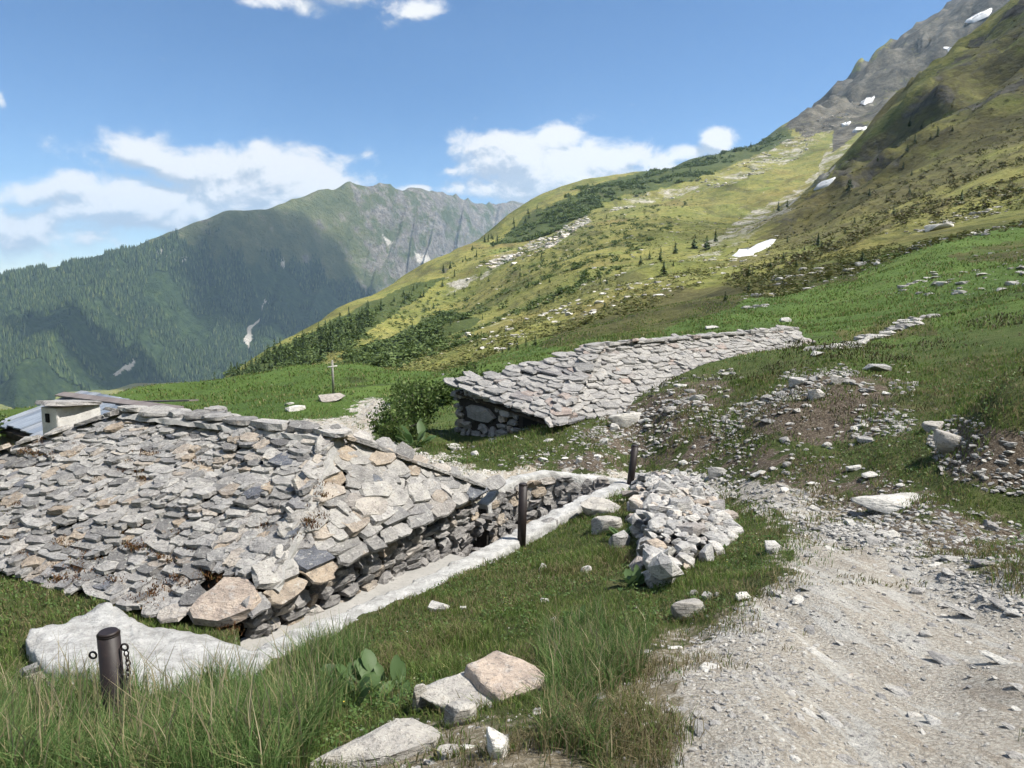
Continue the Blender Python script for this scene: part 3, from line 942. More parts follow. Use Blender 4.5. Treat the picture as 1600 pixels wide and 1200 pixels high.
def boulder_mesh(seed, flat=0.55, sub=4, rough=0.07):
    rg = np.random.default_rng(seed)
    bm = bmesh.new()
    bmesh.ops.create_icosphere(bm, subdivisions=sub, radius=0.5)
    co = np.array([v.co[:] for v in bm.verts])
    # cut with random planes for flat facets
    for k in range(15):
        nrm = rg.normal(size=3)
        if k == 0:
            nrm = np.array([rg.uniform(-.25, .25), rg.uniform(-.4, .1), 1.0])
        nrm /= np.linalg.norm(nrm)
        dist = rg.uniform(0.24, 0.40) if k else 0.20
        d = co @ nrm - dist
        co = co - np.where(d > 0, d * 0.97, 0)[:, None] * nrm
    nx = (fbm(co[:, 0] * 5 + seed, co[:, 1] * 5 + co[:, 2] * 3, 4, seed) - .5)
    nrm = co / np.linalg.norm(co, axis=1)[:, None]
    co = co + nrm * (nx * rough)[:, None]
    co[:, 2] *= flat / 0.7
    for v, c in zip(bm.verts, co):
        v.co = c
    me = bpy.data.meshes.new('boulder')
    bm.to_mesh(me)
    bm.free()
    for p in me.polygons:
        p.use_smooth = True
    return me


def with_mat(me, mat):
    c = me.copy()
    c.materials.clear()
    c.materials.append(mat)
    return c


SLABS = [slab_mesh(100 + i) for i in range(28)]
ROCKS = [rock_mesh(300 + i, 20, random.choice((0.45, 0.6, 0.8))) for i in range(28)]
FLATROCKS = [rock_mesh(400 + i, 20, 0.3) for i in range(14)]


def variants(src, mat):
    return [with_mat(m_, mat) for m_ in src]


V_SLAB = variants(SLABS, M_SLAB)
V_SLAB2 = variants(SLABS, M_SLAB2)
V_WALL = variants(SLABS, M_WALL)
M_WALL2 = stone_mat('grey_wall_stone', [(0.0, (0.25, 0.245, 0.235)), (0.5, (0.34, 0.33, 0.315)), (0.85, (0.42, 0.40, 0.38)), (1.0, (0.40, 0.31, 0.22))], lichen=0.25)
V_WALL2 = variants(SLABS, M_WALL2)
V_RUB = variants(ROCKS, M_RUBBLE)
V_LOOSE = variants(ROCKS, M_LOOSE)
V_FLAT = variants(FLATROCKS, M_LOOSE)


def joined(src_list, mats):
    """one mesh from copies of src meshes under matrices"""
    vs_, fs, lts, off = [], [], [], 0
    cache = {}
    for me, M in zip(src_list, mats):
        if me.name not in cache:
            co = np.empty(len(me.vertices) * 3, np.float32)
            me.vertices.foreach_get('co', co)
            li = np.empty(len(me.loops), np.int32)
            me.loops.foreach_get('vertex_index', li)
            lt = np.empty(len(me.polygons), np.int32)
            me.polygons.foreach_get('loop_total', lt)
            cache[me.name] = (co.reshape(-1, 3), li, lt)
        co, li, lt = cache[me.name]
        A = np.array(M)
        vs_.append(co @ A[:3, :3].T + A[:3, 3])
        fs.append(li + off)
        lts.append(lt)
        off += len(co)
    return np_mesh('joined', np.concatenate(vs_), np.concatenate(fs), np.concatenate(lts), smooth=False)


def basis(u, v, n, loc, su=1, sv=1, sn=1):
    M = Matrix.Identity(4)
    for i in range(3):
        M[i][0] = u[i] * su
        M[i][1] = v[i] * sv
        M[i][2] = n[i] * sn
        M[i][3] = loc[i]
    return M


def place_many(items, parent, name, rest_name, limit=300):
    """items: (mesh, matrix); the ones that show largest become objects, the rest one stuff part"""
    def size(it):
        M = it[1]
        d = max(M.translation.length, 0.5)
        px_, py_ = project(np.array(M.translation.x), np.array(M.translation.y), np.array(M.translation.z))
        vis = 1.0 if (-60 < px_ < 1660 and py_ < 1260) else 0.01
        return vis * M.col[0].length * M.col[1].length / d / d
    items = sorted(items, key=size, reverse=True)
    for me, M in items[:limit]:
        o = bpy.data.objects.new(name, me)
        COL.objects.link(o)
        if parent is not None:
            o.parent = parent
        o.matrix_local = M
    if len(items) > limit:
        me = joined([i[0] for i in items[limit:]], [i[1] for i in items[limit:]])
        o = link(rest_name, me, items[0][0].materials[0], parent, kind='stuff')
    return items


def rot_about(v, axis, ang):
    return Matrix.Rotation(ang, 3, axis) @ v


def lay_roof(origin, u, v, ulo, uhi, vmax, row, wlo, whi, dep, th, variants_, sag=0.03, tilt=10, seed=0, v0=0.0, jit=5, skip=None, bulge=0.0):
    rg = random.Random(seed)
    n = u.cross(v).normalized()
    if n.z < 0:
        n = -n
    out = []
    vv = v0
    k = 0
    while vv < vmax:
        a, b = ulo(vv), uhi(vv)
        uu = a + rg.uniform(-0.3, 0.0) * wlo
        while uu < b:
            w = rg.uniform(wlo, whi)
            q_ = rg.random()
            w *= 1.6 if q_ < 0.10 else 0.6 if q_ < 0.30 else 1.0
            d = dep * rg.uniform(0.72, 1.32)
            t_ = th * rg.uniform(0.6, 1.45)
            c = uu + w / 2
            s = (fbm(np.array([c * 1.3 + seed]), np.array([vv * 2.0]), 3, 60)[0] - .5) * sag * 3
            tl = math.radians(tilt + rg.uniform(-jit, jit))
            yaw = math.radians(rg.uniform(-jit, jit) * 1.6)
            roll = math.radians(rg.uniform(-jit, jit))
            R = Matrix.Rotation(yaw, 3, n) @ Matrix.Rotation(roll, 3, v)
            U_ = R @ u
            V_ = R @ (v * math.cos(tl) - n * math.sin(tl))      # the lower edge rides up on the course below
            N_ = R @ (n * math.cos(tl) + v * math.sin(tl))
            pos = origin + u * c + v * (vv + d * 0.42 + rg.uniform(-.25, .25) * row) + n * (s + bulge * math.sin(math.pi * max(0, min(1, (c - a) / max(b - a, .1)))) * max(0, 1 - vv / vmax) + math.sin(tl) * d * 0.42 + rg.uniform(-.006, .012))
            if skip is None or not skip(pos):
                out.append((rg.choice(variants_), basis(U_, V_, N_, pos, w * 1.1, d, t_)))
            uu += w * rg.uniform(0.93, 1.04)
        vv += row * rg.uniform(0.75, 1.2)
        k += 1
    return out


def lay_wall(p0, u, length, top, bottom, out_n, hlo, hhi, wlo, whi, thick, variants_, seed=0, holes=()):
    """rough courses of wall stones on a vertical face: u along, top(s)/bottom(s) heights"""
    rg = random.Random(seed)
    up = Vector((0, 0, 1))
    items = []
    zmax = max(top(0), top(length / 2), top(length))
    zmin = min(bottom(0), bottom(length / 2), bottom(length))
    zz = zmin
    while zz < zmax:
        h = rg.uniform(hlo, hhi)
        s = rg.uniform(-whi, 0)
        while s < length:
            w = rg.uniform(wlo, whi)
            hh = h * rg.uniform(0.75, 1.25)
            c = s + w / 2
            zc = zz + h / 2 + rg.uniform(-.15, .15) * h
            ok = bottom(c) - 0.5 * h < zc < top(c) + 0.1 * h and -0.05 < c < length + 0.05
            for (a, b, c0, c1) in holes:
                if a - w * .4 < c < b + w * .4 and c0 - h * .4 < zc < c1 + h * .4:
                    ok = False
            if ok:
                rot = Matrix.Rotation(math.radians(rg.uniform(-9, 9)), 3, out_n)
                U_, V_ = rot @ u, rot @ up
                pos = p0 + u * c
                pos.z = zc
                pos += out_n * (-thick * 0.55 + rg.uniform(-.012, .018))
                items.append((rg.choice(variants_), basis(U_, V_, out_n, pos, w * 1.02, hh * 1.12, thick * rg.uniform(.85, 1.15))))
            s += w * rg.uniform(0.95, 1.05)
        zz += h
    return items


def solid(name, verts, faces, mat, parent=None, bevel=0, **kw):
    me = bpy.data.meshes.new(name)
    me.from_pydata([tuple(v) for v in verts], [], faces)
    me.update()
    bm = bmesh.new()
    bm.from_mesh(me)
    bmesh.ops.recalc_face_normals(bm, faces=bm.faces)
    if bevel:
        bmesh.ops.bevel(bm, geom=list(bm.edges), offset=bevel, segments=1, affect='EDGES')
    bm.to_mesh(me)
    bm.free()
    return link(name, me, mat, parent, **kw)


def prism(poly_top, depth):
    """verts, faces of a slab below the given top polygon"""
    n = len(poly_top)
    v = [Vector(p) for p in poly_top] + [Vector(p) - Vector((0, 0, depth)) for p in poly_top]
    f = [list(range(n)), list(range(n, 2 * n))[::-1]] + [[i, (i + 1) % n, n + (i + 1) % n, n + i] for i in range(n)]
    return v, f


def empty(name, label, cat, group=None):
    o = link(name, None, None, None, label, cat, group)
    o.empty_display_size = 0.2
    return o


# ---------------------------------------------------------------- near hut
UP = Vector((0, 0, 1))
hut = empty('stone_hut', 'low stone hut with rough grey slab roof and white chimney, nearest the camera', 'hut', 'alpine stone huts')
# roof bedding (closed hipped body) a little under the slabs
dz = Vector((0, 0, 0.085))
back = PA + (PK - PL) * 0.0
rv = [PN - dz, PF - dz, PK - dz, PL - dz, PR - dz, PA - dz]
rv[0] = rv[0] + UX * .12
rv[1] = rv[1] + UX * .12
rv += [p - Vector((0, 0, 0.03)) for p in rv[:4]]
roof = solid('roof', rv, [(0, 1, 4), (1, 2, 5, 4), (2, 3, 5), (3, 0, 4, 5), (0, 6, 7, 1), (1, 7, 8, 2), (2, 8, 9, 3), (3, 9, 6, 0), (6, 9, 8, 7)], M_BED, hut)
items = []
# front plane: u along the eave away from N, v up the slope
fv = (PR - PN)
fv = fv - UX * fv.dot(UX)
fl = fv.length
fv.normalize()
hipu = (PR - PN).dot(UX)
Lf = (PA - PN).dot(UX)
red_c = PN + UX * 0.26 - fv * 0.05


def no_red(p):
    q = p - red_c
    return abs(q.dot(UX)) < 0.40 and abs(q.dot(fv)) < 0.27


items += lay_roof(PN, UX, fv, lambda v: max(hipu * v / fl, 0.04) - 0.02, lambda v: 6.9 + (Lf - 6.9) * v / fl, fl - 0.05, 0.088, 0.12, 0.31, 0.215, 0.033, V_SLAB, 0.05, 10, 3, v0=-0.36, jit=5, skip=no_red)
# end plane above the visible wall: u from N to F
ev = (PR - PN)
uy = (PF - PN).normalized()
ev = ev - uy * ev.dot(uy)
el_ = ev.length
ev.normalize()
eh = (PR - PN).dot(uy)
elen = (PF - PN).length
items += lay_roof(PN, uy, ev, lambda v: eh * v / el_, lambda v: elen + (eh - elen) * v / el_, el_ - 0.04, 0.115, 0.20, 0.50, 0.25, 0.038, V_SLAB, 0.02, 9, 4, v0=-0.06, jit=3, bulge=0.08)
# back planes, coarser
bu = (PK - PF).normalized()
bv = (PR - PF)
bv = bv - bu * bv.dot(bu)
bl = bv.length
bv.normalize()
items += lay_roof(PF, bu, bv, lambda v: 0.25 + 1.0 * v / bl, lambda v: 6.9 + (4.3 - 6.9) * v / bl, bl - 0.3, 0.26, 0.4, 0.8, 0.4, 0.06, V_SLAB, 0.03, 8, 5, v0=-0.1)
place_many(items, roof, 'roof_slab', 'small_roof_slabs', 300)
# ridge: flat slabs bedded in pale mortar
ridge_items = []
rg = random.Random(9)
s = -0.25
while s < 3.5:
    w = rg.uniform(0.3, 0.55)
    p = PR + UX * (s + w / 2) + Vector((0, 0, 0.055 + rg.uniform(-.01, .02)))
    ridge_items.append((rg.choice(V_SLAB), basis(rot_about(UX, UP, rg.uniform(-.2, .2)), rot_about(UY, UP, rg.uniform(-.2, .2)), UP, p, w * 1.15, rg.uniform(.28, .42), rg.uniform(.04, .07))))
    s += w
for e0, e1, nn in ((PR, PF, 8), (PA, PL, 9)):
    for k in range(nn):
        f = (k + .5) / nn
        p = e0.lerp(e1, f) + Vector((0, 0, 0.06))
        d = (e1 - e0).normalized()
        sd = d.cross(UP).normalized()
        n_ = sd.cross(d)
        if n_.z < 0:
            n_ = -n_
        ridge_items.append((rg.choice(V_SLAB), basis(rot_about(d, n_, rg.uniform(-.3, .3)), rot_about(sd, n_, rg.uniform(-.3, .3)), n_, p, rg.uniform(.3, .48), rg.uniform(.2, .32), rg.uniform(.035, .06))))
place_many(ridge_items, roof, 'ridge_slab', 'ridge_rest', 300)


def ribbon(name, pts, width, height, mat, parent, seed=0, step=0.1, jit=0.03):
    """a rough band laid along a line (mortar)"""
    rg_ = np.random.default_rng(seed)
    P_ = []
    for a, b in zip(pts[:-1], pts[1:]):
        n_ = max(2, int((b - a).length / step))
        P_ += [a.lerp(b, i / n_) for i in range(n_)]
    P_.append(pts[-1])
    v, f = [], []
    for i, p in enumerate(P_):
        d = (P_[min(i + 1, len(P_) - 1)] - P_[max(i - 1, 0)]).normalized()
        sd = d.cross(UP).normalized()
        for k, (o_, h_) in enumerate(((-.5, -height), (-.4, 0.0), (0, height * .45), (.4, 0.0), (.5, -height))):
            v.append(p + sd * (o_ * width + rg_.uniform(-jit, jit)) + Vector((0, 0, h_ + rg_.uniform(-jit, jit) * .4)))
        if i:
            for k in range(4):
                f.append((5 * (i - 1) + k, 5 * (i - 1) + k + 1, 5 * i + k + 1, 5 * i + k))
    o = solid(name, v, f, mat, parent)
    return o


ribbon('ridge_mortar', [PR + Vector((0, 0, .035)), PA + Vector((0, 0, .035))], 0.42, 0.05, M_MORTAR, roof, 1)
ribbon('hip_mortar', [PN + (PR - PN) * .08 + Vector((0, 0, .03)), PR + Vector((0, 0, .05))], 0.26, 0.04, M_MORTAR, roof, 2)
# big rust-tinted corner slab
n_ = UX.cross(fv).normalized()
n_ = n_ if n_.z > 0 else -n_
cs = slab_mesh(917)
cs.materials.append(M_PINK)
o = bpy.data.objects.new('corner_slab', cs)
COL.objects.link(o)
o.parent = roof
o.matrix_local = basis(rot_about(UX, n_, .1), rot_about(fv, n_, .1), n_, red_c + n_ * 0.04, 0.72, 0.50, 0.07)
o['label'] = 'large rust-tinted flat slab at the near roof corner'
# body and end wall
ow = -UX                                           # outward of the end wall
W0 = PN + UX * 0.09 + UY * 0.06
wl = 3.75
core = [W0, W0 + UY * wl, W0 + UY * wl + UX * 6.5, W0 + UX * 6.5]
core = [Vector((p.x, p.y, -2.78)) for p in core]
v, f = prism(core, 1.6)
wall = solid('wall', v, f, M_CORE, hut)
wi = lay_wall(W0, UY, wl, lambda s_: -2.74 + 0.10 * math.sin(math.pi * s_ / wl), lambda s_: -3.20 - 0.13 * s_, ow, 0.08, 0.15, 0.12, 0.34, 0.13, V_WALL, 21)
wi += lay_wall(W0 + UY * wl, UX, 3.0, lambda s_: -2.80, lambda s_: -3.8, UY, 0.09, 0.16, 0.14, 0.4, 0.13, V_WALL, 22)
place_many(wi, wall, 'wall_stone', 'small_wall_stones', 300)
# smooth concrete footing beside the wall
fv_, ff_ = [], []
K = 24
rgf = np.random.default_rng(4)
for i in range(K + 1):
    s_ = -0.25 + (3.35) * i / K
    zf = -3.03 - 0.12 * s_
    wdt = 0.62 - 0.10 * max(0, s_ - 1.5) / 1.6
    a = W0 + UY * s_ + UX * 0.06
    b = W0 + UY * s_ - UX * (wdt + rgf.uniform(-.012, .012))
    fv_ += [Vector((a.x, a.y, zf + .03)), Vector((b.x, b.y, zf)), Vector((b.x, b.y, zf - .5)), Vector((a.x, a.y, zf - .5))]
    if i:
        for k in range(4):
            ff_.append((4 * (i - 1) + k, 4 * (i - 1) + (k + 1) % 4, 4 * i + (k + 1) % 4, 4 * i + k))
ff_ += [(0, 1, 2, 3), (4 * K, 4 * K + 1, 4 * K + 2, 4 * K + 3)]
solid('footing', fv_, ff_, M_CONC, hut)
# chimney on the far end of the ridge
ch = PA + UX * 1.12 + UY * -0.12 + Vector((0, 0, -0.30))
M_CHIM = flat_mat('whitewashed_render', (0.52, 0.505, 0.475), (0.66, 0.645, 0.61), 5.0, 0.012, c2=(0.36, 0.34, 0.31))
M_BLACK = flat_mat('painted_opening_shade', (0.008, 0.008, 0.008), (0.015, 0.014, 0.013), 5.0, 0.0)  # near-black colour stands in for the shade inside the openings


def box_verts(c, u, v, su, sv, z0, z1, taper=0.0):
    q = []
    for z_, s_ in ((z0, 1.0), (z1, 1.0 - taper)):
        for a, b in ((-1, -1), (1, -1), (1, 1), (-1, 1)):
            p = c + u * (a * su / 2 * s_) + v * (b * sv / 2 * s_)
            q.append(Vector((p.x, p.y, z_)))
    return q


BOXF = [(0, 3, 2, 1), (4, 5, 6, 7), (0, 1, 5, 4), (1, 2, 6, 5), (2, 3, 7, 6), (3, 0, 4, 7)]
cz = ch.z
chim = solid('chimney', box_verts(ch, UX, UY, 0.36, 0.64, cz - 0.55, cz + 0.36, 0.05), BOXF, M_CHIM, hut, bevel=0.012)
fp = ch - UY * 0.295
solid('smoke_opening', box_verts(fp + UX * 0.02, UX, UY, 0.07, 0.06, cz + 0.16, cz + 0.28), BOXF, M_BLACK, chim)
cap = link('chimney_cap', with_mat(SLABS[5], M_SLAB2), None, chim)
cap.matrix_local = basis(UX, rot_about(UY, UX, 0.12), rot_about(UP, UX, 0.12), ch + Vector((0, 0, 0.365)), 0.54, 0.86, 0.045)

# ---------------------------------------------------------------- far hut
hut2 = empty('stone_hut', 'long stone hut with bowed slab roof set into the bank beyond the path', 'hut', 'alpine stone huts')
AB = PA2 - PB2
mid = PB2 + AB
PG2 = PE2 + U2 * 2.6 - Vector((0, 0, 0.85)) + Vector((0.6, -0.7, 0))
back_off = Vector((-0.645, 0.762, 0)) * 3.4
BK1 = PA2 + Vector((0, 0, -0.1))
BK2 = PA2 + U2 * 13.0 + Vector((0, 0, -0.1))
dz2 = Vector((0, 0, 0.06))
rv = [PB2 - dz2, PD2 - dz2, BK2 - dz2, BK1 - dz2, PC2 - dz2, PE2 - dz2]
rv += [p - Vector((0, 0, 0.04)) for p in rv[:4]]
roof2 = solid('roof', rv, [(0, 1, 5, 4), (1, 2, 5), (2, 3, 4, 5), (3, 0, 4), (0, 6, 7, 1), (1, 7, 8, 2), (2, 8, 9, 3), (3, 9, 6, 0), (6, 9, 8, 7)], M_BED, hut2)
items = []
u_ = (PD2 - PB2).normalized()
v_ = PC2 - PB2
hu = v_.dot(u_)
v_ = v_ - u_ * hu
vl = v_.length
v_.normalize()
top_end = (PE2 - PB2).dot(u_)
items += lay_roof(PB2, u_, v_, lambda v: hu * v / vl - .05, lambda v: 12 + (top_end - 12) * v / vl, vl - 0.02, 0.12, 0.22, 0.46, 0.29, 0.034, V_SLAB2, 0.035, 10, 13, v0=-0.12, jit=4)
u_ = (PA2 - PB2).normalized()
v_ = PC2 - PB2
hu = v_.dot(u_)
v_ = v_ - u_ * hu
vl = v_.length
v_.normalize()
ln = AB.length
hu2, ln2, vl2 = hu, ln, vl
items += lay_roof(PB2, u_, v_, lambda v: hu2 * v / vl2 - .08, lambda v: ln2 + (hu2 - ln2) * v / vl2 - .22, vl - 0.02, 0.15, 0.30, 0.62, 0.36, 0.036, V_SLAB2, 0.03, 9, 14, v0=-0.12, jit=4)
s = -0.3
while s < 9.5:
    w = rg.uniform(0.4, 0.7)
    p = PC2 + U2 * (s + w / 2) + Vector((0, 0, 0.07))
    items.append((rg.choice(V_SLAB2), basis(rot_about(U2, UP, rg.uniform(-.15, .15)), Vector((-0.647, 0.762, 0)), UP, p, w * 1.1, rg.uniform(.35, .5), rg.uniform(.05, .08))))
    s += w
for k in range(7):
    p = PC2.lerp(PB2, (k + .4) / 7) + Vector((0, 0, .06))
    d = (PB2 - PC2).normalized()
    sd = d.cross(UP).normalized()
    nn = sd.cross(d)
    nn = nn if nn.z > 0 else -nn
    items.append((rg.choice(V_SLAB2), basis(rot_about(sd, nn, rg.uniform(-.3, .3)), rot_about(d, nn, rg.uniform(-.3, .3)), nn, p, .5, .42, .06)))
# back planes, coarse
items += lay_roof(BK1, U2, (PC2 - BK1 - U2 * (PC2 - BK1).dot(U2)).normalized(), lambda v: 0.9 + 1.6 * v, lambda v: 12.5 - 1.5 * v, 1.6, 0.4, .5, .9, .55, .06, V_SLAB2, .03, 8, 16)
place_many(items, roof2, 'roof_slab', 'small_roof_slabs', 300)
# wall under the left eave, with a small window hole and a low dark gap
un = AB.normalized()
on = Vector((-u_.y, u_.x, 0))
un_h = Vector((AB.x, AB.y, 0)).normalized()
outn = Vector((un_h.y, -un_h.x, 0))
if outn.dot(U2) > 0:
    outn = -outn
Wb = PB2 + U2 * 0.10
WLn = Vector((AB.x, AB.y, 0)).length


def wtop(s_):
    return PB2.z - 0.06 + (PA2.z - PB2.z) * s_ / WLn


v, f = prism([Wb + un_h * .05 + Vector((0, 0, -.11)), Wb + un_h * (WLn - .05) + Vector((0, 0, PA2.z - PB2.z - .11)), Wb + un_h * (WLn - .05) + U2 * 11 + Vector((0, 0, PA2.z - PB2.z - .11)), Wb + un_h * .05 + U2 * 11 + Vector((0, 0, -.11))], 1.9)
wall2 = solid('wall', v, f, M_CORE, hut2)
Wf = Wb.copy()
wi = lay_wall(Wf, un_h, WLn, wtop, lambda s_: -4.0, outn, 0.11, 0.21, 0.14, 0.46, 0.16, V_WALL2, 31, holes=[(0.72, 1.12, -3.05, -2.72), (2.05, 3.25, -3.22, -2.72)])
for (sc, zc, w_, h_, sd_) in ((2.62, -2.98, 1.15, 0.46, 3),):
    wi.append((with_mat(SLABS[sd_], M_WALL2), basis(un_h, UP, outn, Vector((Wf.x, Wf.y, 0)) + un_h * sc + UP * zc - outn * .08, w_, h_, .16)))
wi.append((V_WALL2[7], basis(un_h, UP, outn, Vector((Wf.x, Wf.y, 0)) + un_h * .92 + UP * -2.70 - outn * .06, .62, .07, .2)))
wi += lay_wall(Wf + un_h * WLn, U2, 2.5, lambda s_: PA2.z - .1, lambda s_: -4.0, un_h, 0.11, 0.21, 0.2, 0.5, 0.16, V_WALL2, 32)
place_many(wi, wall2, 'wall_stone', 'small_wall_stones', 300)
hp = Vector((Wf.x, Wf.y, 0)) + un_h * 0.92 - outn * 0.05
solid('window_opening', box_verts(hp, un_h, outn, 0.42, 0.12, -3.05, -2.74), BOXF, M_BLACK, hut2)  # solid block, the hole's inner shade painted as its colour

# ---------------------------------------------------------------- plank-roofed hut on the left
M_PLANK = None


def plank_mat():
    m, t = new_mat('weathered_blue_grey_boards')
    oi = t.n('ShaderNodeObjectInfo')
    tc_ = t.n('ShaderNodeTexCoord')
    mp = t.n('ShaderNodeMapping')
    t.l(tc_.outputs['Object'], mp.inputs[0])
    mp.inputs['Scale'].default_value = (1.2, 14, 14)
    n = t.noise(mp.outputs[0], 2.0, 6, 0.65)
    base = t.ramp(oi.outputs['Random'], [(0, (0.17, 0.205, 0.255)), (0.4, (0.26, 0.30, 0.35)), (0.75, (0.34, 0.37, 0.405)), (1, (0.22, 0.23, 0.25))])
    c = t.mix(t.sstep(n, 0.4, 0.65), t.mix(1.0, base, (0.6, 0.6, 0.62), 'MULTIPLY'), base)
    principled(t, c, 0.6, n, 0.006, 0.8, 0.35)
    return m


M_PLANK = plank_mat()
M_RIDGEB = flat_mat('rusty_ridge_capping', (0.14, 0.12, 0.115), (0.21, 0.185, 0.175), 4.0, 0.004, rough=0.7)
hut3 = empty('plank_roof_hut', 'hut with blue-grey board roof behind the white chimney', 'hut')
Q1 = at_r(124, 612, 15.0)
Q2 = at_z(262, 642, Q1.z)
Q2 = Q1 + (Q2 - Q1) * 1.05
Q3 = at_r(8, 657, 14.3)
ru = (Q2 - Q1).normalized()
sd_ = Q3 - Q1
sl = sd_.length
sdn = sd_.normalized()
rn = ru.cross(sdn).normalized()
if rn.z < 0:
    rn = -rn
rlen = (Q2 - Q1).length
nb = 13
rgp = random.Random(4)
roof3v = [Q1, Q2, Q2 + sd_ * 1.12, Q1 + sd_ * 1.12]
bo = Vector((0, 0, 0.06))
rb = [p - bo for p in roof3v]
bk = [Q1 - bo + Vector((0.9, 2.2, -1.0)), Q2 - bo + Vector((0.9, 2.2, -1.0))]
roof3 = solid('roof', rb + bk + [p - Vector((0, 0, .1)) for p in (rb[2], rb[3])], [(0, 1, 2, 3), (0, 4, 5, 1), (3, 2, 6, 7), (0, 3, 7, 4), (1, 5, 6, 2), (4, 7, 6, 5)], M_BED, hut3)
for i in range(nb):
    w = rlen / nb
    nseg = 2
    cuts = sorted([0.0, rgp.uniform(.3, .7), 1.08 + rgp.uniform(-.03, .05)])
    for a, b in zip(cuts[:-1], cuts[1:]):
        c0 = Q1 + ru * (w * (i + .5)) + sd_ * ((a + b) / 2)
        L_ = sl * (b - a) + .06
        o = link('roof_board', None, None, None) if False else None
        me = bpy.data.meshes.new('roof_board')
        me.from_pydata([tuple(p) for p in box_verts(Vector((0, 0, 0)), Vector((1, 0, 0)), Vector((0, 1, 0)), L_, w * rgp.uniform(.9, 1.02), -.012, .012)], [], BOXF)
        o = link('roof_board', me, M_PLANK, roof3)
        o.matrix_local = basis(sdn, ru, rn, c0 + rn * rgp.uniform(0.0, .03))
me = bpy.data.meshes.new('ridge_cap')
me.from_pydata([tuple(p) for p in box_verts(Vector((0, 0, 0)), Vector((1, 0, 0)), Vector((0, 1, 0)), rlen + .1, .17, -.012, .012)], [], BOXF)
o = link('ridge_cap', me, M_RIDGEB, roof3)
o.matrix_local = basis(ru, sdn, rn, (Q1 + Q2) / 2 + sdn * .12 + rn * .05)
me2 = me.copy()
o = link('ridge_cap', me2, M_RIDGEB, roof3)
o.matrix_local = basis(ru, -Vector((0.38, 0.83, -.4)).normalized(), rn, (Q1 + Q2) / 2 + Vector((.06, .14, -.04)))
wv = [roof3v[2] + sd_ * -.03 - Vector((0, 0, .10)), roof3v[3] + sd_ * -.03 - Vector((0, 0, .10)), bk[0] - Vector((0.1, .3, .1)), bk[1] - Vector((.1, .3, .1))]
v, f = prism(wv, 2.0)
solid('wall', v, f, flat_mat('grey_timber_wall', (0.10, 0.10, 0.10), (0.17, 0.165, 0.16), 6, .006), hut3)
# ---------------------------------------------------------------- pale-topped retaining wall round the trench
def wall_strip(name, outer, inner, base_z, mat, step=0.07, je=0.02, jt=0.012, seed=0, parent=None, **kw):
    rg_ = np.random.default_rng(seed)
    O, I, B = [], [], []
    for k in range(len(outer) - 1):
        n_ = max(2, int(((outer[k + 1] - outer[k]).length + (inner[k + 1] - inner[k]).length) / 2 / step))
        for i in range(n_):
            O.append(outer[k].lerp(outer[k + 1], i / n_))
            I.append(inner[k].lerp(inner[k + 1], i / n_))
            B.append(base_z[k] + (base_z[k + 1] - base_z[k]) * i / n_)
    O.append(outer[-1])
    I.append(inner[-1])
    B.append(base_z[-1])
    v, f = [], []
    M_ = 12
    for i, (a, b, bz) in enumerate(zip(O, I, B)):
        d = (b - a).normalized()
        j0 = float(fbm(np.array([i * .35]), np.array([seed + .5]), 3, 5)[0] - .5) * je * 5
        j1 = float(fbm(np.array([i * .35]), np.array([seed + 7.5]), 3, 6)[0] - .5) * je * 5
        a2, b2 = a + d * j0, b + d * j1
        row = [Vector((a2.x, a2.y, bz)) - d * .02, a2 - Vector((0, 0, .05)) - d * .012]
        for k in range(M_):
            t_ = k / (M_ - 1)
            p = a2.lerp(b2, t_)
            hgt = float(fbm(np.array([p.x * 5]), np.array([p.y * 5]), 5, 9, .62)[0] - .5) * jt * 5.5 - (0.012 if k in (0, M_ - 1) else 0)
            row.append(p + Vector((0, 0, hgt)))
        row += [b2 - Vector((0, 0, .05)) + d * .012, Vector((b2.x, b2.y, bz)) + d * .02]
        n_ = len(row)
        v += row
        if i:
            for k in range(n_ - 1):
                f.append((n_ * (i - 1) + k, n_ * (i - 1) + k + 1, n_ * i + k + 1, n_ * i + k))
    n_ = len(row)
    f.append(tuple(range(n_)))
    f.append(tuple(range(len(v) - n_, len(v)))[::-1])
    o = solid(name, v, f, mat, parent, **kw)
    for p in o.data.polygons:
        p.use_smooth = len(p.vertices) == 4
    return o


M_WFACE = M_CORE
rw = empty('retaining_wall', 'low retaining wall with pale rough concrete top along the trench beside the near hut', 'wall')
rw['kind'] = 'thing'
# run beside the grass slope, near corner to the post by the stone heap
wall_strip('coping', outer, inner, [-3.6] * 3 + [-4.0] * 6, M_WHITE, seed=2, je=.022, jt=.011, step=.04, parent=rw)
# broad end return on the left
o2 = [at_z(40, 1000, -2.62), at_z(70, 1040, -2.55), at_z(140, 1052, -2.51), at_z(250, 1086, -2.49), at_z(345, 1092, -2.49), at_z(402, 1066, -2.55)]
i2 = [at_z(48, 980, -2.65), at_z(105, 970, -2.66), at_z(165, 938, -2.72), at_z(215, 972, -2.68), at_z(330, 992, -2.65), at_z(425, 1022, -2.65)]
wall_strip('coping', o2, i2, [-3.2] * 6, M_WHITE, seed=3, je=.024, jt=.016, step=.04, parent=rw)
# rough stones in its left end face
rg = random.Random(77)
for k in range(9):
    f_ = k / 8
    p = (o2[0].lerp(o2[1], f_ * 2) if f_ < .5 else o2[1].lerp(o2[2], f_ * 2 - 1)) - Vector((0, 0, .10 + rg.random() * .12))
    o = link('face_stone', rg.choice(V_WALL), None, rw)
    o.matrix_local = basis(Vector((.6, -.5, 0)).normalized(), UP, Vector((-.6, -.75, 0)).normalized(), p, rg.uniform(.14, .24), rg.uniform(.1, .18), .10)

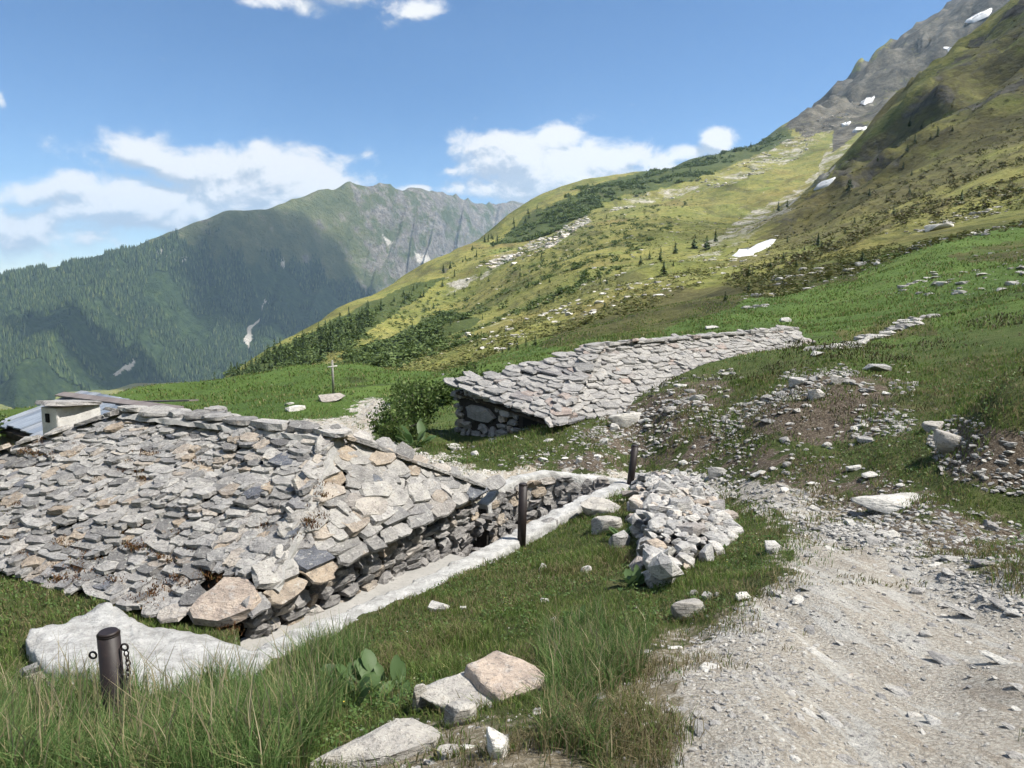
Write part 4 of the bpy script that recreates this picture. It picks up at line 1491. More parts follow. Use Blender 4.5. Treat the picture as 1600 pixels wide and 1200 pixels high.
# far return wall with coursed face and pale top, from the far post to the hut's far corner
rw2 = empty('trench_end_wall', 'short curved stone wall with whitened top closing the far end of the trench', 'wall')
rw2['kind'] = 'thing'
bk_ = []
for i, p in enumerate(tp):
    d = (tp[min(i + 1, len(tp) - 1)] - tp[max(i - 1, 0)])
    d.z = 0
    d.normalize()
    bk_.append(p + Vector((d.y, -d.x, 0)) * 0.17)
wall_strip('coping', [p for p in tp], bk_, [-3.4] * 6, M_WHITE, seed=5, je=.012, jt=.008, parent=rw2)
fr = [p + (p - q).normalized() * 0.0 for p, q in zip(tp, bk_)]
v, f = [], []
for p, q in zip(tp, bk_):
    a = p + (q - p) * .10
    v += [a - Vector((0, 0, .06)), Vector((a.x, a.y, -4.1)), Vector((q.x, q.y, -4.1)), q - Vector((0, 0, .06))]
for i in range(len(tp) - 1):
    for k in range(4):
        f.append((4 * i + k, 4 * i + (k + 1) % 4, 4 * i + 4 + (k + 1) % 4, 4 * i + 4 + k))
f += [(0, 1, 2, 3), (len(v) - 4, len(v) - 3, len(v) - 2, len(v) - 1)]
core2 = solid('wall_core', v, f, M_CORE, rw2)
items = []
for i in range(len(tp) - 1):
    a, b = tp[i], tp[i + 1]
    u = b - a
    L_ = Vector((u.x, u.y, 0)).length
    uh = Vector((u.x, u.y, 0)).normalized()
    on_ = (tp[i] - bk_[i])
    on_.z = 0
    on_ = Vector((-uh.y, uh.x, 0))
    if on_.dot(tp[i] - bk_[i]) < 0:
        on_ = -on_
    za, zb = a.z, b.z
    items += lay_wall(Vector((a.x, a.y, 0)) + on_ * .0, uh, L_, lambda s_, za=za, zb=zb, L_=L_: za + (zb - za) * s_ / L_ - .07, lambda s_: -3.85, on_, 0.11, 0.19, 0.16, 0.34, 0.13, V_WALL, 60 + i)
place_many(items, core2, 'wall_stone', 'wall_rest', 300)

# ---------------------------------------------------------------- steel posts
def post_mat():
    m, t = new_mat('dark_brown_painted_steel')
    geo = t.n('ShaderNodeNewGeometry')
    n = t.noise(geo.outputs['Position'], 25.0, 6, 0.7)
    c = t.ramp(n, [(0.35, (0.012, 0.008, 0.008)), (0.6, (0.020, 0.013, 0.012)), (0.78, (0.042, 0.025, 0.020))])
    principled(t, c, 0.55, n, 0.003, 0.6, 0.4)
    return m


M_POST = post_mat()


def cyl(bm, base, axis, r0, r1, h, seg=20):
    u = axis.orthogonal().normalized()
    w = axis.cross(u)
    A = [bm.verts.new(base + u * math.cos(2 * math.pi * i / seg) * r0 + w * math.sin(2 * math.pi * i / seg) * r0) for i in range(seg)]
    B = [bm.verts.new(base + axis * h + u * math.cos(2 * math.pi * i / seg) * r1 + w * math.sin(2 * math.pi * i / seg) * r1) for i in range(seg)]
    for i in range(seg):
        bm.faces.new((A[i], A[(i + 1) % seg], B[(i + 1) % seg], B[i])).smooth = True
    bm.faces.new(A[::-1])
    bm.faces.new(B)


def torus(bm, M, R, r_, seg=16, ring=7, sx=1.0):
    vv = []
    for i in range(seg):
        a = 2 * math.pi * i / seg
        c = Vector((math.cos(a) * R * sx, math.sin(a) * R, 0))
        d = Vector((math.cos(a), math.sin(a), 0))
        vv.append([bm.verts.new(M @ (c + d * (math.cos(b) * r_) + Vector((0, 0, math.sin(b) * r_)))) for b in [2 * math.pi * j / ring for j in range(ring)]])
    for i in range(seg):
        for j in range(ring):
            bm.faces.new((vv[i][j], vv[(i + 1) % seg][j], vv[(i + 1) % seg][(j + 1) % ring], vv[i][(j + 1) % ring])).smooth = True


def bm_obj(name, bm, mat, parent=None, **kw):
    me = bpy.data.meshes.new(name)
    bmesh.ops.recalc_face_normals(bm, faces=bm.faces)
    bm.to_mesh(me)
    bm.free()
    return link(name, me, mat, parent, **kw)


def post(top, base, rad, label):
    e = empty('steel_post', label, 'post', 'dark steel chain posts')
    e.location = base
    ax = (top - base)
    h = ax.length
    ax.normalize()
    bm = bmesh.new()
    cyl(bm, -ax * .3, ax, rad, rad, h + .3 - .02)
    bm_obj('shaft', bm, M_POST, e)
    bm = bmesh.new()
    cyl(bm, ax * (h - .021), ax, rad * 1.02, rad * 1.02, .008)
    cyl(bm, ax * (h - .013), ax, rad * 1.01, rad * .8, .014)
    bm_obj('cap', bm, M_POST, e)
    return e, ax, h


p1t = at_z(169, 986, -1.82)
e1, ax, h = post(p1t, p1t - Vector((0.0, 0, 0.86)), 0.055, 'dark steel post with rings and hanging chain in the tall grass')
for sgn, zz in ((-1, 0.13), (1, 0.085)):
    bm = bmesh.new()
    M = Matrix.Translation(ax * (h - zz) + Vector((sgn * .085, -.01, 0))) @ Matrix.Rotation(math.pi / 2, 4, 'X')
    torus(bm, M, .018, .0055)
    bm_obj('ring', bm, M_POST, e1)
cpos = ax * (h - .105) + Vector((.092, -.01, 0))
for k in range(11):
    bm = bmesh.new()
    M = Matrix.Translation(cpos + Vector((.006 * math.sin(k * .6), -.004 * k * .3, -.026 * (k + .6)))) @ Matrix.Rotation(math.pi / 2 * (k % 2), 4, 'Z') @ Matrix.Rotation(math.pi / 2, 4, 'X') @ Matrix.Rotation(math.pi / 2, 4, 'Z')
    torus(bm, M, .0115, .0038, 12, 6, 1.5)
    bm_obj('chain_link', bm, M_POST, e1)
p2b = at_z(815, 845, -3.24)
p2t = p2b + Vector((0.02, 0.02, 0.74))
e2, ax2, h2 = post(p2t, p2b, 0.055, 'dark steel post standing on the pale wall in the middle of the picture')
p3b = at_z(985, 754, -3.12)
p3t = p3b + Vector((0.06, 0.0, 0.60))
e3, ax3, h3 = post(p3t, p3b, 0.055, 'leaning dark steel post beside the heap of pale stones')
for e_, ax_, h_ in ((e2, ax2, h2), (e3, ax3, h3)):
    bm = bmesh.new()
    torus(bm, Matrix.Translation(ax_ * (h_ - .12) + Vector((-.07, 0, 0))) @ Matrix.Rotation(math.pi / 2, 4, 'X'), .016, .005)
    bm_obj('ring', bm, M_POST, e_)

# ---------------------------------------------------------------- wayside cross
M_GREYW = flat_mat('silvered_timber', (0.20, 0.19, 0.175), (0.31, 0.30, 0.275), 9.0, 0.004)
cb = hit(521, 615, 12) or at_r(521, 615, 34)
cr = empty('wooden_cross', 'thin weathered wooden cross on a flat stone out on the meadow', 'cross')
cr.location = cb
bm = bmesh.new()
cyl(bm, Vector((0, 0, -.1)), UP, .06, .05, 1.72, 10)
bm_obj('upright', bm, M_GREYW, cr)
bm = bmesh.new()
d = Vector((.8, .6, 0.06)).normalized()
cyl(bm, Vector((0, -.02, 1.32)) - d * .24, d, .035, .035, .48, 8)
bm_obj('crossbar', bm, flat_mat('pale_timber', (.42, .41, .38), (.52, .51, .48), 8, .003), cr)
# ---------------------------------------------------------------- grass
def leaf_mat(name, stops, transl=0.35, rough=0.6):
    m, t = new_mat(name)
    oi = t.n('ShaderNodeObjectInfo')
    geo = t.n('ShaderNodeNewGeometry')
    rnd = t.math('FRACT', t.math('ADD', t.math('MULTIPLY', oi.outputs['Random'], 3.3), geo.outputs['Random Per Island']))
    c = t.ramp(rnd, stops)
    d = t.n('ShaderNodeBsdfPrincipled', i_Roughness=rough)
    d.inputs['Specular IOR Level'].default_value = 0.2
    t.l(c, d.inputs['Base Color'])
    tr = t.n('ShaderNodeBsdfTranslucent')
    t.l(c, tr.inputs[0])
    mx_ = t.n('ShaderNodeMixShader')
    mx_.inputs[0].default_value = transl
    t.l(d.outputs[0], mx_.inputs[1])
    t.l(tr.outputs[0], mx_.inputs[2])
    o = t.n('ShaderNodeOutputMaterial')
    t.l(mx_.outputs[0], o.inputs[0])
    return m


M_GRASS = leaf_mat('meadow_grass', [(0, (0.080, 0.132, 0.028)), (0.3, (0.115, 0.185, 0.040)), (0.55, (0.145, 0.205, 0.054)), (0.78, (0.165, 0.190, 0.060)), (0.90, (0.24, 0.21, 0.10)), (1, (0.32, 0.27, 0.15))])
M_TALL = leaf_mat('tall_grass', [(0, (0.070, 0.130, 0.036)), (0.4, (0.108, 0.185, 0.054)), (0.72, (0.155, 0.225, 0.075)), (0.86, (0.22, 0.23, 0.095)), (1, (0.36, 0.30, 0.17))])
M_STRAW = leaf_mat('dry_stalks', [(0, (0.30, 0.25, 0.15)), (0.6, (0.40, 0.35, 0.23)), (1, (0.20, 0.17, 0.09))])
M_DRYG = leaf_mat('dry_grass', [(0, (0.13, 0.10, 0.05)), (0.5, (0.22, 0.18, 0.10)), (0.8, (0.08, 0.10, 0.03)), (1, (0.28, 0.23, 0.14))])
M_HEATH = leaf_mat('heath_twigs', [(0, (0.042, 0.044, 0.018)), (0.4, (0.070, 0.074, 0.026)), (0.7, (0.085, 0.066, 0.036)), (0.9, (0.070, 0.105, 0.028)), (1, (0.12, 0.085, 0.05))], 0.15)


def blades(name, xyz, h, w, lean, mat, kind='stuff', seed=0, curve=0.6, parent=None, az=None, smooth=True, tipw=0.0):
    rg_ = np.random.default_rng(seed)
    n = len(xyz)
    a = rg_.uniform(0, 2 * math.pi, n) if az is None else az
    side = np.stack([np.cos(a), np.sin(a), np.zeros(n)], -1) * (w / 2)[:, None]
    la = rg_.uniform(0, 2 * math.pi, n)
    ld = np.stack([np.cos(la), np.sin(la), np.zeros(n)], -1) * (h * lean)[:, None]
    up = np.zeros((n, 3))
    up[:, 2] = h
    b0 = xyz - side
    b1 = xyz + side
    mid = xyz + up * 0.55 + ld * (0.55 * (1 - curve))
    m0 = mid - side * 0.75
    m1 = mid + side * 0.75
    tip = xyz + up * (1 - 0.35 * (lean * lean))[:, None] + ld
    v = np.stack([b0, b1, m1, m0, tip], 1).reshape(-1, 3)
    i = (np.arange(n) * 5)[:, None]
    quads = i + np.array([0, 1, 2, 3])
    tris = i + np.array([3, 2, 4])
    flat = np.concatenate([quads, tris], 1).ravel()
    lt = np.tile([4, 3], n)
    me = np_mesh(name, v, flat, lt, smooth=smooth)
    return link(name, me, mat, parent, kind=kind)


def scatter(n, rlo, rhi, k, amax=42, seed=0):
    """places on the ground, density falling with distance"""
    rg_ = np.random.default_rng(seed)
    u = rg_.random(n)
    F = lambda q: np.log(1 + (q / k) ** 2)
    q = k * np.sqrt(np.exp(F(rlo) + u * (F(rhi) - F(rlo))) - 1)
    th = np.radians(rg_.uniform(-amax, amax, n))
    x_, y_ = q * np.sin(th), q * np.cos(th)
    return x_, y_, q


def off_walls(x_, y_):
    """not on the coping, in the trench or under the huts"""
    ok = ~in_poly(x_, y_, PIT) & ~in_poly(x_, y_, HUT2)
    loop = [(p.x, p.y) for p in outer] + [(p.x, p.y) for p in inner[::-1]]
    ok &= ~in_poly(x_, y_, loop)
    loop = [(p.x, p.y) for p in o2] + [(p.x, p.y) for p in i2[::-1]]
    ok &= ~in_poly(x_, y_, loop)
    loop = [(p.x, p.y) for p in tp] + [(p.x, p.y) for p in bk_[::-1]]
    ok &= ~in_poly(x_, y_, loop)
    hutp = [(p.x, p.y) for p in (PN + UX * .02, PF, PK, PL - UY * .42, PN + UX * .02 - UY * .30)]
    ok &= ~in_poly(x_, y_, hutp)
    return ok


TALLZ = [(-80, 1110), (60, 1100), (130, 1085), (230, 1095), (400, 1095), (470, 1040), (540, 1020), (600, 1060), (540, 1110), (430, 1260), (-80, 1260)]
TUFTZ = [(850, 985), (940, 960), (1010, 1000), (990, 1060), (930, 1120), (960, 1210), (830, 1210), (850, 1090)]
xs, ys, rs2 = scatter(330000, 1.9, 15, 3.0, 41, 1)
zs = H(xs, ys)
jx, jy = np.random.default_rng(8).normal(size=(2, len(xs))) * np.clip(rs2 * .03, .05, .3)
gr, ed, bn, rb_ = cover(xs + jx, ys + jy, zs)
cl = fbm(xs * 2.2, ys * 2.2, 3, 90)
cl2 = fbm(xs * 0.7, ys * 0.7, 2, 95)
DOCKP = [hit(540, 1092, 2), hit(905, 975, 2), hit(972, 840, 2), hit(985, 915, 2)]
keep = off_walls(xs, ys)
for q_, w_ in zip(DOCKP, (.46, .12, .22, .22)):
    keep &= (np.hypot(xs - q_.x, ys - q_.y) > w_) | (np.random.default_rng(4).random(len(xs)) < .25)
pr = np.where(gr > 0, np.where(cl > 0.68, 0.30, 0.0), np.where(ed > 0, np.clip((cl - 0.50) * 5, 0.02, .75), np.where(rb_ > 0, np.clip((cl - .52) * 4, 0, .6), np.where(bn > 0, np.clip((cl - .44) * 5, 0, .85), 0.45 + 0.6 * cl))))
keep &= np.random.default_rng(3).random(len(xs)) < pr
xs, ys, zs, rs2, cl, cl2, ed, bn, gr = (q[keep] for q in (xs, ys, zs, rs2, cl, cl2, ed, bn, gr))
gpx, gpy = project(xs, ys, zs)
wq, wr = warped(xs, ys, zs)
tall = in_poly(wq, wr, TALLZ) & (rs2 < 7)
tuft = in_poly(wq, wr, TUFTZ) & (rs2 < 7)
rgn = np.random.default_rng(7)
hh = (0.022 + 0.045 * cl + 0.025 * rgn.random(len(xs))) * (1 + 0.8 * (cl2 > .58)) * np.where(gr > 0, .6, 1)
hh = np.where(tall, 0.10 + 0.24 * rgn.random(len(xs)) * (0.5 + cl), hh)
hh = np.where(tuft, 0.08 + 0.14 * rgn.random(len(xs)), hh)
near_wall = np.zeros(len(xs))
ww = np.maximum(0.0036, rs2 * 0.00105) * rgn.uniform(.7, 1.3, len(xs))
ww = np.where(tall | tuft, np.maximum(0.0045, rs2 * .0011), ww)
hh *= np.where(np.hypot(xs - p1t.x, ys - p1t.y) < .45, .45, 1)
P3 = np.stack([xs, ys, zs - .005], -1)
isT = tall | tuft
dryz = ((ed > 0) & (rgn.random(len(xs)) < .6)) | ((fbm(xs * 1.1, ys * 1.1, 3, 140) > .50) & ~isT & (rgn.random(len(xs)) < .38))
s_ = ~isT & ~dryz
blades('turf_grass', P3[s_], hh[s_], ww[s_], rgn.uniform(.15, .8, s_.sum()), M_GRASS, seed=1)
blades('dry_grass', P3[dryz], hh[dryz], ww[dryz], rgn.uniform(.4, 1.2, dryz.sum()), M_DRYG, seed=5)
blades('tall_grass', P3[isT], hh[isT], ww[isT], rgn.uniform(.1, .75, isT.sum()), M_TALL, seed=2)
# straw-coloured stalks
pick = np.where(isT)[0][::32]
hs = rgn.uniform(.25, .5, len(pick)) * np.where(tuft[pick], .6, 1)
blades('dry_stalk', P3[pick], hs, np.full(len(pick), .0075), rgn.uniform(.05, .45, len(pick)), M_STRAW, seed=3)
# extra long blades over the lower left
n = 5200
xs, ys, rs2 = scatter(60000, 2.3, 5.2, 3, 41, 9)
zs = H(xs, ys)
wq, wr = warped(xs, ys, zs)
k_ = in_poly(wq, wr, TALLZ) & off_walls(xs, ys) & (np.hypot(xs - DOCKP[0].x, ys - DOCKP[0].y) > .60)
idx = np.where(k_)[0][:9000]
P4 = np.stack([xs, ys, zs - .01], -1)[idx]
clx = fbm(P4[:, 0] * 1.6, P4[:, 1] * 1.6, 2, 33) * np.where(np.hypot(P4[:, 0] - p1t.x * .93, P4[:, 1] - p1t.y * .93) < .5, .25, 1)
blades('tall_grass', P4, rgn.uniform(.11, .30, len(idx)) * (.35 + 1.1 * clx), rgn.uniform(.004, .0075, len(idx)), rgn.uniform(.2, .95, len(idx)), M_TALL, seed=6)

# clover-like leaves and a few small flowers in the turf
M_HERB = leaf_mat('turf_herb_leaf', [(0, (0.048, 0.095, 0.024)), (0.5, (0.085, 0.145, 0.036)), (1, (0.12, 0.175, 0.06))], 0.3, 0.5)
M_PETAL = leaf_mat('small_pale_flowers', [(0, (0.65, 0.62, 0.50)), (0.6, (0.72, 0.70, 0.62)), (0.75, (0.70, 0.55, 0.08)), (1, (0.66, 0.48, 0.05))], 0.3, 0.6)


def leaf_bits(name, C, size, mat, seed, flat=.6):
    rg_ = np.random.default_rng(seed)
    n_ = len(C)
    n1 = rg_.normal(size=(n_, 3)) * np.array([1, 1, flat])
    n1 /= np.linalg.norm(n1, axis=1)[:, None]
    n2 = np.cross(n1, rg_.normal(size=(n_, 3)) * .4 + np.array([0, 0, 1.0]))
    n2 /= np.linalg.norm(n2, axis=1)[:, None]
    s_ = (size * rg_.uniform(.6, 1.4, n_))[:, None]
    vv_ = np.stack([C - n1 * s_, C - n2 * s_ * .7, C + n1 * s_, C + n2 * s_ * .7], 1).reshape(-1, 3)
    return link(name, np_mesh(name, vv_, np.arange(n_ * 4), np.full(n_, 4), smooth=False), mat, None, kind='stuff')


hx, hy, hr = scatter(60000, 2.2, 13, 3.2, 41, 21)
hz0 = H(hx, hy)
g4 = cover(hx, hy, hz0)
hk = off_walls(hx, hy) & (g4[0] < .5) & (g4[3] < .5) & (fbm(hx * 1.9, hy * 1.9, 3, 161) > .54) & ((g4[1] + g4[2] < .5) | (fbm(hx * 3, hy * 3, 2, 12) > .6))
hx, hy, hr, hz0 = hx[hk], hy[hk], hr[hk], hz0[hk]
leaf_bits('turf_herbs', np.stack([hx, hy, hz0 + np.random.default_rng(1).uniform(.015, .06, len(hx))], -1), np.maximum(.010, hr * .0016), M_HERB, 3)
fk = np.random.default_rng(2).random(len(hx)) < .006
leaf_bits('turf_flowers', np.stack([hx[fk], hy[fk], hz0[fk] + .075], -1), np.maximum(.006, hr[fk] * .0009), M_PETAL, 4, .2)

# meadow beyond the huts: taller herbs seen as texture
xs, ys, rs2 = scatter(130000, 13, 75, 25, 41, 12)
zs = H(xs, ys)
gr, ed, bn, rb_ = cover(xs, ys, zs)
cl = fbm(xs * .5, ys * .5, 3, 77)
pr = np.where((gr > 0), .02, np.where(rb_ > 0, .12, np.where(bn > 0, .3, np.clip((cl - .3) * 3, 0.1, 1))))
keep = off_walls(xs, ys) & (np.random.default_rng(5).random(len(xs)) < pr)
xs, ys, zs, rs2, cl = (q[keep] for q in (xs, ys, zs, rs2, cl))
hh = (0.05 + .10 * rgn.random(len(xs)) * (cl * 1.6)) * np.clip(rs2 / 25, .8, 1.5)
blades('meadow_herbs', np.stack([xs, ys, zs - .01], -1), hh, rs2 * .0013 * rgn.uniform(.5, 1.3, len(xs)), rgn.uniform(.2, .9, len(xs)), M_GRASS, seed=8)

# heath on the bank and round the right-hand slope
xs, ys, rs2 = scatter(110000, 6, 45, 12, 41, 15)
zs = H(xs, ys)
wq, wr = warped(xs, ys, zs)
hp_ = fbm(xs * .55, ys * .55, 3, 120)
hz = in_poly(wq, wr, [(930, 640), (1040, 590), (1200, 560), (1300, 530), (1460, 480), (1700, 440), (1700, 760), (1500, 760), (1420, 640), (1200, 700), (1000, 700)])
keep = hz & (hp_ > .56) & off_walls(xs, ys) & (cover(xs, ys, zs)[0] < .5)
keep &= np.random.default_rng(6).random(len(xs)) < .7
xs, ys, zs, rs2, hp_ = (q[keep] for q in (xs, ys, zs, rs2, hp_))
dome = np.clip((hp_ - .56) * 4, 0, 1) * .22
zz_ = zs + dome * rgn.random(len(xs))
blades('heath_shrub', np.stack([xs, ys, zz_], -1), rgn.uniform(.05, .12, len(xs)), rs2 * .0012 * rgn.uniform(.6, 1.4, len(xs)), rgn.uniform(.4, 1.6, len(xs)), M_HEATH, seed=10)

# ---------------------------------------------------------------- broad-leaved docks
M_DOCK = leaf_mat('dock_leaf', [(0, (0.035, 0.070, 0.022)), (0.5, (0.060, 0.110, 0.034)), (1, (0.10, 0.155, 0.06))], 0.3, 0.5)


def dock_leaf(seed, L=1.0):
    rg_ = np.random.default_rng(seed)
    n = 7
    v, f = [], []
    bend = rg_.uniform(.2, .7)
    for i in range(n):
        t_ = i / (n - 1)
        wd = 0.03 if t_ < .25 else 0.17 * math.sin(math.pi * min(1, (t_ - .18) / .84)) ** .7 + .004
        yy = t_ * math.cos(bend * t_)
        zz = t_ * math.sin(.9) * (1 - bend * t_ * .8)
        wave = rg_.uniform(-.03, .03)
        v += [(-wd, yy + wave * .3, zz + wd * .25 + wave), (0, yy, zz), (wd, yy - wave * .3, zz + wd * .25 - wave)]
        if i:
            b = 3 * i
            f += [(b - 3, b - 2, b + 1, b), (b - 2, b - 1, b + 2, b + 1)]
    me = bpy.data.meshes.new('leaf')
    me.from_pydata(v, [], f)
    for p in me.polygons:
        p.use_smooth = True
    me.materials.append(M_DOCK)
    return me


DLEAF = [dock_leaf(i) for i in range(8)]
docks = [(540, 1092, 0.24, 54, 'broad-leaved dock clump in the grass left of the rust-tinted boulder', 2), (905, 975, 0.16, 10, 'small pale dock rosette low in the turf right of centre', 2), (972, 840, 0.22, 18, 'bright dock plant between stones at the foot of the pale stone heap', 2),
         (985, 915, 0.20, 20, 'dark dock plant against the near end of the pale stone heap', 2), (648, 697, 0.50, 18, 'large-leaved dock at the foot of the alder bushes', 10), (722, 757, 0.28, 9, 'lone dock plant on the gravel path behind the near hut', 9), (700, 640, .5, 10, 'dock leaves on the mound in front of the far hut window', 11)]
rg = random.Random(31)
for px, py, L_, n, lab, rm in docks:
    if lab.startswith('dock leaves'):
        px, py = 800, 668
    b = hit(px, py, rm)
    e = empty('dock_plant', lab, 'plant', 'dock plants')
    e.location = b
    for k in range(n):
        o = link('leaf', rg.choice(DLEAF), None, e)
        a = rg.uniform(0, 6.28)
        o.rotation_euler = (rg.uniform(-.35, .5), rg.uniform(-.3, .3), a)
        l_ = L_ * rg.uniform(.6, 1.1)
        o.scale = (l_ * rg.uniform(.85, 1.2), l_, l_)
        d = rg.uniform(0, L_ * (1.5 if n > 40 else .45))
        o.location = (math.cos(a) * d, math.sin(a) * d, -.02)

# ---------------------------------------------------------------- alder bushes left of the far hut
M_ALDER = leaf_mat('alder_leaf', [(0, (0.045, 0.078, 0.02)), (0.5, (0.082, 0.130, 0.034)), (0.85, (0.12, 0.175, 0.048)), (1, (0.16, 0.20, 0.07))], 0.3, 0.55)
M_BARK = flat_mat('shrub_bark', (0.05, 0.04, 0.03), (0.09, 0.075, 0.06), 20, .004)


def bush(name, base, rx, ry, hgt, nleaf, lsize, label, seed, group, cat='bush'):
    rg_ = np.random.default_rng(seed)
    e = empty(name, label, cat, group)
    e.location = base
    nb_ = 22
    v, f = [], []
    tips = []
    for k in range(nb_):
        a = rg_.uniform(0, 6.28)
        sp = rg_.uniform(.15, .95)
        tip = np.array([math.cos(a) * rx * sp, math.sin(a) * ry * sp, hgt * rg_.uniform(.55, 1.0) * (1 - .45 * sp * sp)])
        tips.append(tip)
        m_ = tip * .5 + np.array([0, 0, hgt * .12])
        for (p0, p1, w0, w1) in ((np.zeros(3) - [0, 0, .1], m_, .02, .014), (m_, tip, .014, .005)):
            b = len(v)
            sx_ = np.array([math.sin(a), -math.cos(a), 0])
            for p, w_ in ((p0, w0), (p1, w1)):
                v += [tuple(p + sx_ * w_), tuple(p + np.array([0, 0, w_]) - sx_ * w_ * .3), tuple(p - sx_ * w_)]
            for q in range(3):
                f.append((b + q, b + (q + 1) % 3, b + 3 + (q + 1) % 3, b + 3 + q))
    me = bpy.data.meshes.new('stems')
    me.from_pydata(v, [], f)
    link('stems', me, M_BARK, e)
    T = np.array(tips)
    c = T[rg_.integers(0, nb_, nleaf)] * rg_.uniform(.35, 1.04, nleaf)[:, None] + rg_.normal(size=(nleaf, 3)) * np.array([rx, ry, hgt]) * .085
    c[:, 2] = np.maximum(c[:, 2], .03)
    n1 = rg_.normal(size=(nleaf, 3))
    n1 /= np.linalg.norm(n1, axis=1)[:, None]
    n2 = np.cross(n1, rg_.normal(size=(nleaf, 3)))
    n2 /= np.linalg.norm(n2, axis=1)[:, None]
    s = lsize * rg_.uniform(.6, 1.3, nleaf)[:, None]
    vv = np.stack([c - n1 * s, c - n2 * s * .55, c + n1 * s, c + n2 * s * .55], 1).reshape(-1, 3)
    me = np_mesh('foliage', vv, np.arange(nleaf * 4), np.full(nleaf, 4), smooth=False)
    link('foliage', me, M_ALDER, e)
    return e


for i, (px, py, w, h_, lab, rm) in enumerate([(624, 690, 0.75, 0.90, 'leafy alder bush nearest the gravel footpath', 11), (655, 675, 0.9, 1.2, 'tallest leafy alder bush beside the corner of the far hut', 12), (640, 650, 1.15, 1.0, 'alder bush in the middle of the thicket left of the far hut', 14),
                                              (622, 665, .6, .6, 'low alder bush at the left edge of the thicket by the footpath', 13), (700, 632, 1.0, 1.0, 'alder bush behind the left corner of the far hut', 19), (745, 612, 1.3, 1.1, 'alder bush half hidden behind the roof edge of the far hut', 22), (650, 625, 1.2, .8, 'hindmost alder bush at the back of the thicket', 22)]):
    b = hit(px, py, rm)
    bush('alder_bush', b, w, w * .9, h_, 1700, .045 if i < 4 else .06, lab, 200 + i, 'alder bushes by the far hut')
b = at_r(5, 690, 13.5)
bush('shrub', Vector((b.x - .45, b.y, b.z - .15)), .55, .6, .6, 1100, .045, 'dark shrub at the left picture edge beside the board-roofed hut', 260, None)

# rust-brown moss in the gaps of the near roof
M_MOSS = leaf_mat('rust_brown_moss', [(0, (0.05, 0.022, 0.010)), (0.5, (0.105, 0.048, 0.020)), (0.85, (0.15, 0.085, 0.03)), (1, (0.09, 0.10, 0.03))], 0.1, 0.9)
rgm = np.random.default_rng(55)
MP = []
for k in range(110):
    a = rgm.uniform(.1, 5.5)
    b = rgm.uniform(-.25, 1.5) if rgm.random() < .75 else rgm.uniform(-.3, .3)
    c = PN + UX * a + fv * b
    m_ = rgm.integers(25, 70)
    sp = rgm.uniform(.03, .07)
    q = np.array(c)[None] + rgm.normal(size=(m_, 1)) * sp * np.array(UX)[None] * 1.4 + rgm.normal(size=(m_, 1)) * sp * .5 * np.array(fv)[None]
    q[:, 2] += .045
    MP.append(q)
MP = np.concatenate(MP)
blades('moss', MP, rgm.uniform(.02, .045, len(MP)), np.full(len(MP), .009), rgm.uniform(.3, 1.5, len(MP)), M_MOSS, seed=4, parent=roof)
# ---------------------------------------------------------------- single rocks that stand out
rg = random.Random(71)
ROCKPOS = []
BOULD = [boulder_mesh(500 + i) for i in range(8)]


def rock_at(px, py, wpx, hpx, me, label, name='rock', rot=0.0, rmin=1.0, sink=0.42, depth=None, mat=None, tilt=0.0, cat='rock', group=None):
    b = hit(px, py, rmin)
    d = b.length
    w = wpx * d / FPX
    ROCKPOS.append((b, w))
    h_ = hpx * d / FPX
    m_ = with_mat(me, mat) if mat else me
    o = link(name, m_, None, None, label, cat, group)
    o.rotation_euler = (tilt, rg.uniform(-.06, .06), rot)
    co = np.array([v.co[:] for v in me.vertices])
    ext = co.max(0) - co.min(0)
    o.scale = (w / ext[0], (depth * w if depth else w * .7) / ext[1], h_ * 1.25 / ext[2])
    o.location = b + Vector((0, 0, h_ * (0.62 - sink)))
    return o


rock_at(800, 1078, 150, 50, BOULD[0], 'rust-tinted boulder half sunk in the grass at the bottom centre', 'boulder', -.25, mat=M_PINK, sink=.42)
rock_at(728, 1098, 145, 34, BOULD[1], 'pale grey flat boulder leaning on the rust-tinted boulder', 'boulder', .15, mat=M_BOULDER, sink=.35)
rock_at(592, 1182, 175, 38, BOULD[2], 'long pale slab-like boulder tilted at the bottom left of the boulder group', 'boulder', .5, mat=M_BOULDER, sink=.3, depth=.4)
rock_at(716, 1130, 46, 40, BOULD[3], 'small speckled grey boulder below the flat pale boulder', 'boulder', .4, mat=M_BOULDER)
rock_at(656, 1112, 24, 52, BOULD[4], 'narrow upright stone at the left of the flat pale boulder', 'boulder', 1.0, mat=M_BOULDER, sink=.2)
rock_at(778, 1175, 34, 42, BOULD[5], 'narrow pale stone lying in dry grass below the boulders', 'boulder', .2, mat=M_WHITESTONE, sink=.4, depth=1.3)
rock_at(704, 1180, 34, 18, BOULD[6], 'small pale stone in dry grass between the long slab and the upright stone', 'rock', .2, mat=M_BOULDER)
rock_at(684, 952, 34, 16, ROCKS[3], 'blocky grey stone with white top lying on the turf', 'rock', .3, mat=M_RUBBLE)
rock_at(848, 892, 16, 14, ROCKS[5], 'tilted cream stone on the turf right of the middle post', 'rock', .9, mat=M_WHITESTONE)
rock_at(916, 896, 18, 12, ROCKS[6], 'cream stone on the turf near the foot of the stone heap', 'rock', .2, mat=M_WHITESTONE)
rock_at(851, 942, 14, 9, ROCKS[7], 'upper of two small white stones in the turf', 'rock', .1, mat=M_WHITESTONE)
rock_at(864, 972, 18, 10, ROCKS[8], 'lower of two small white stones in the turf', 'rock', .6, mat=M_WHITESTONE)
rock_at(724, 953, 12, 7, ROCKS[9], 'small white chip beside the blocky grey stone on the turf', 'rock', 0, mat=M_WHITESTONE)
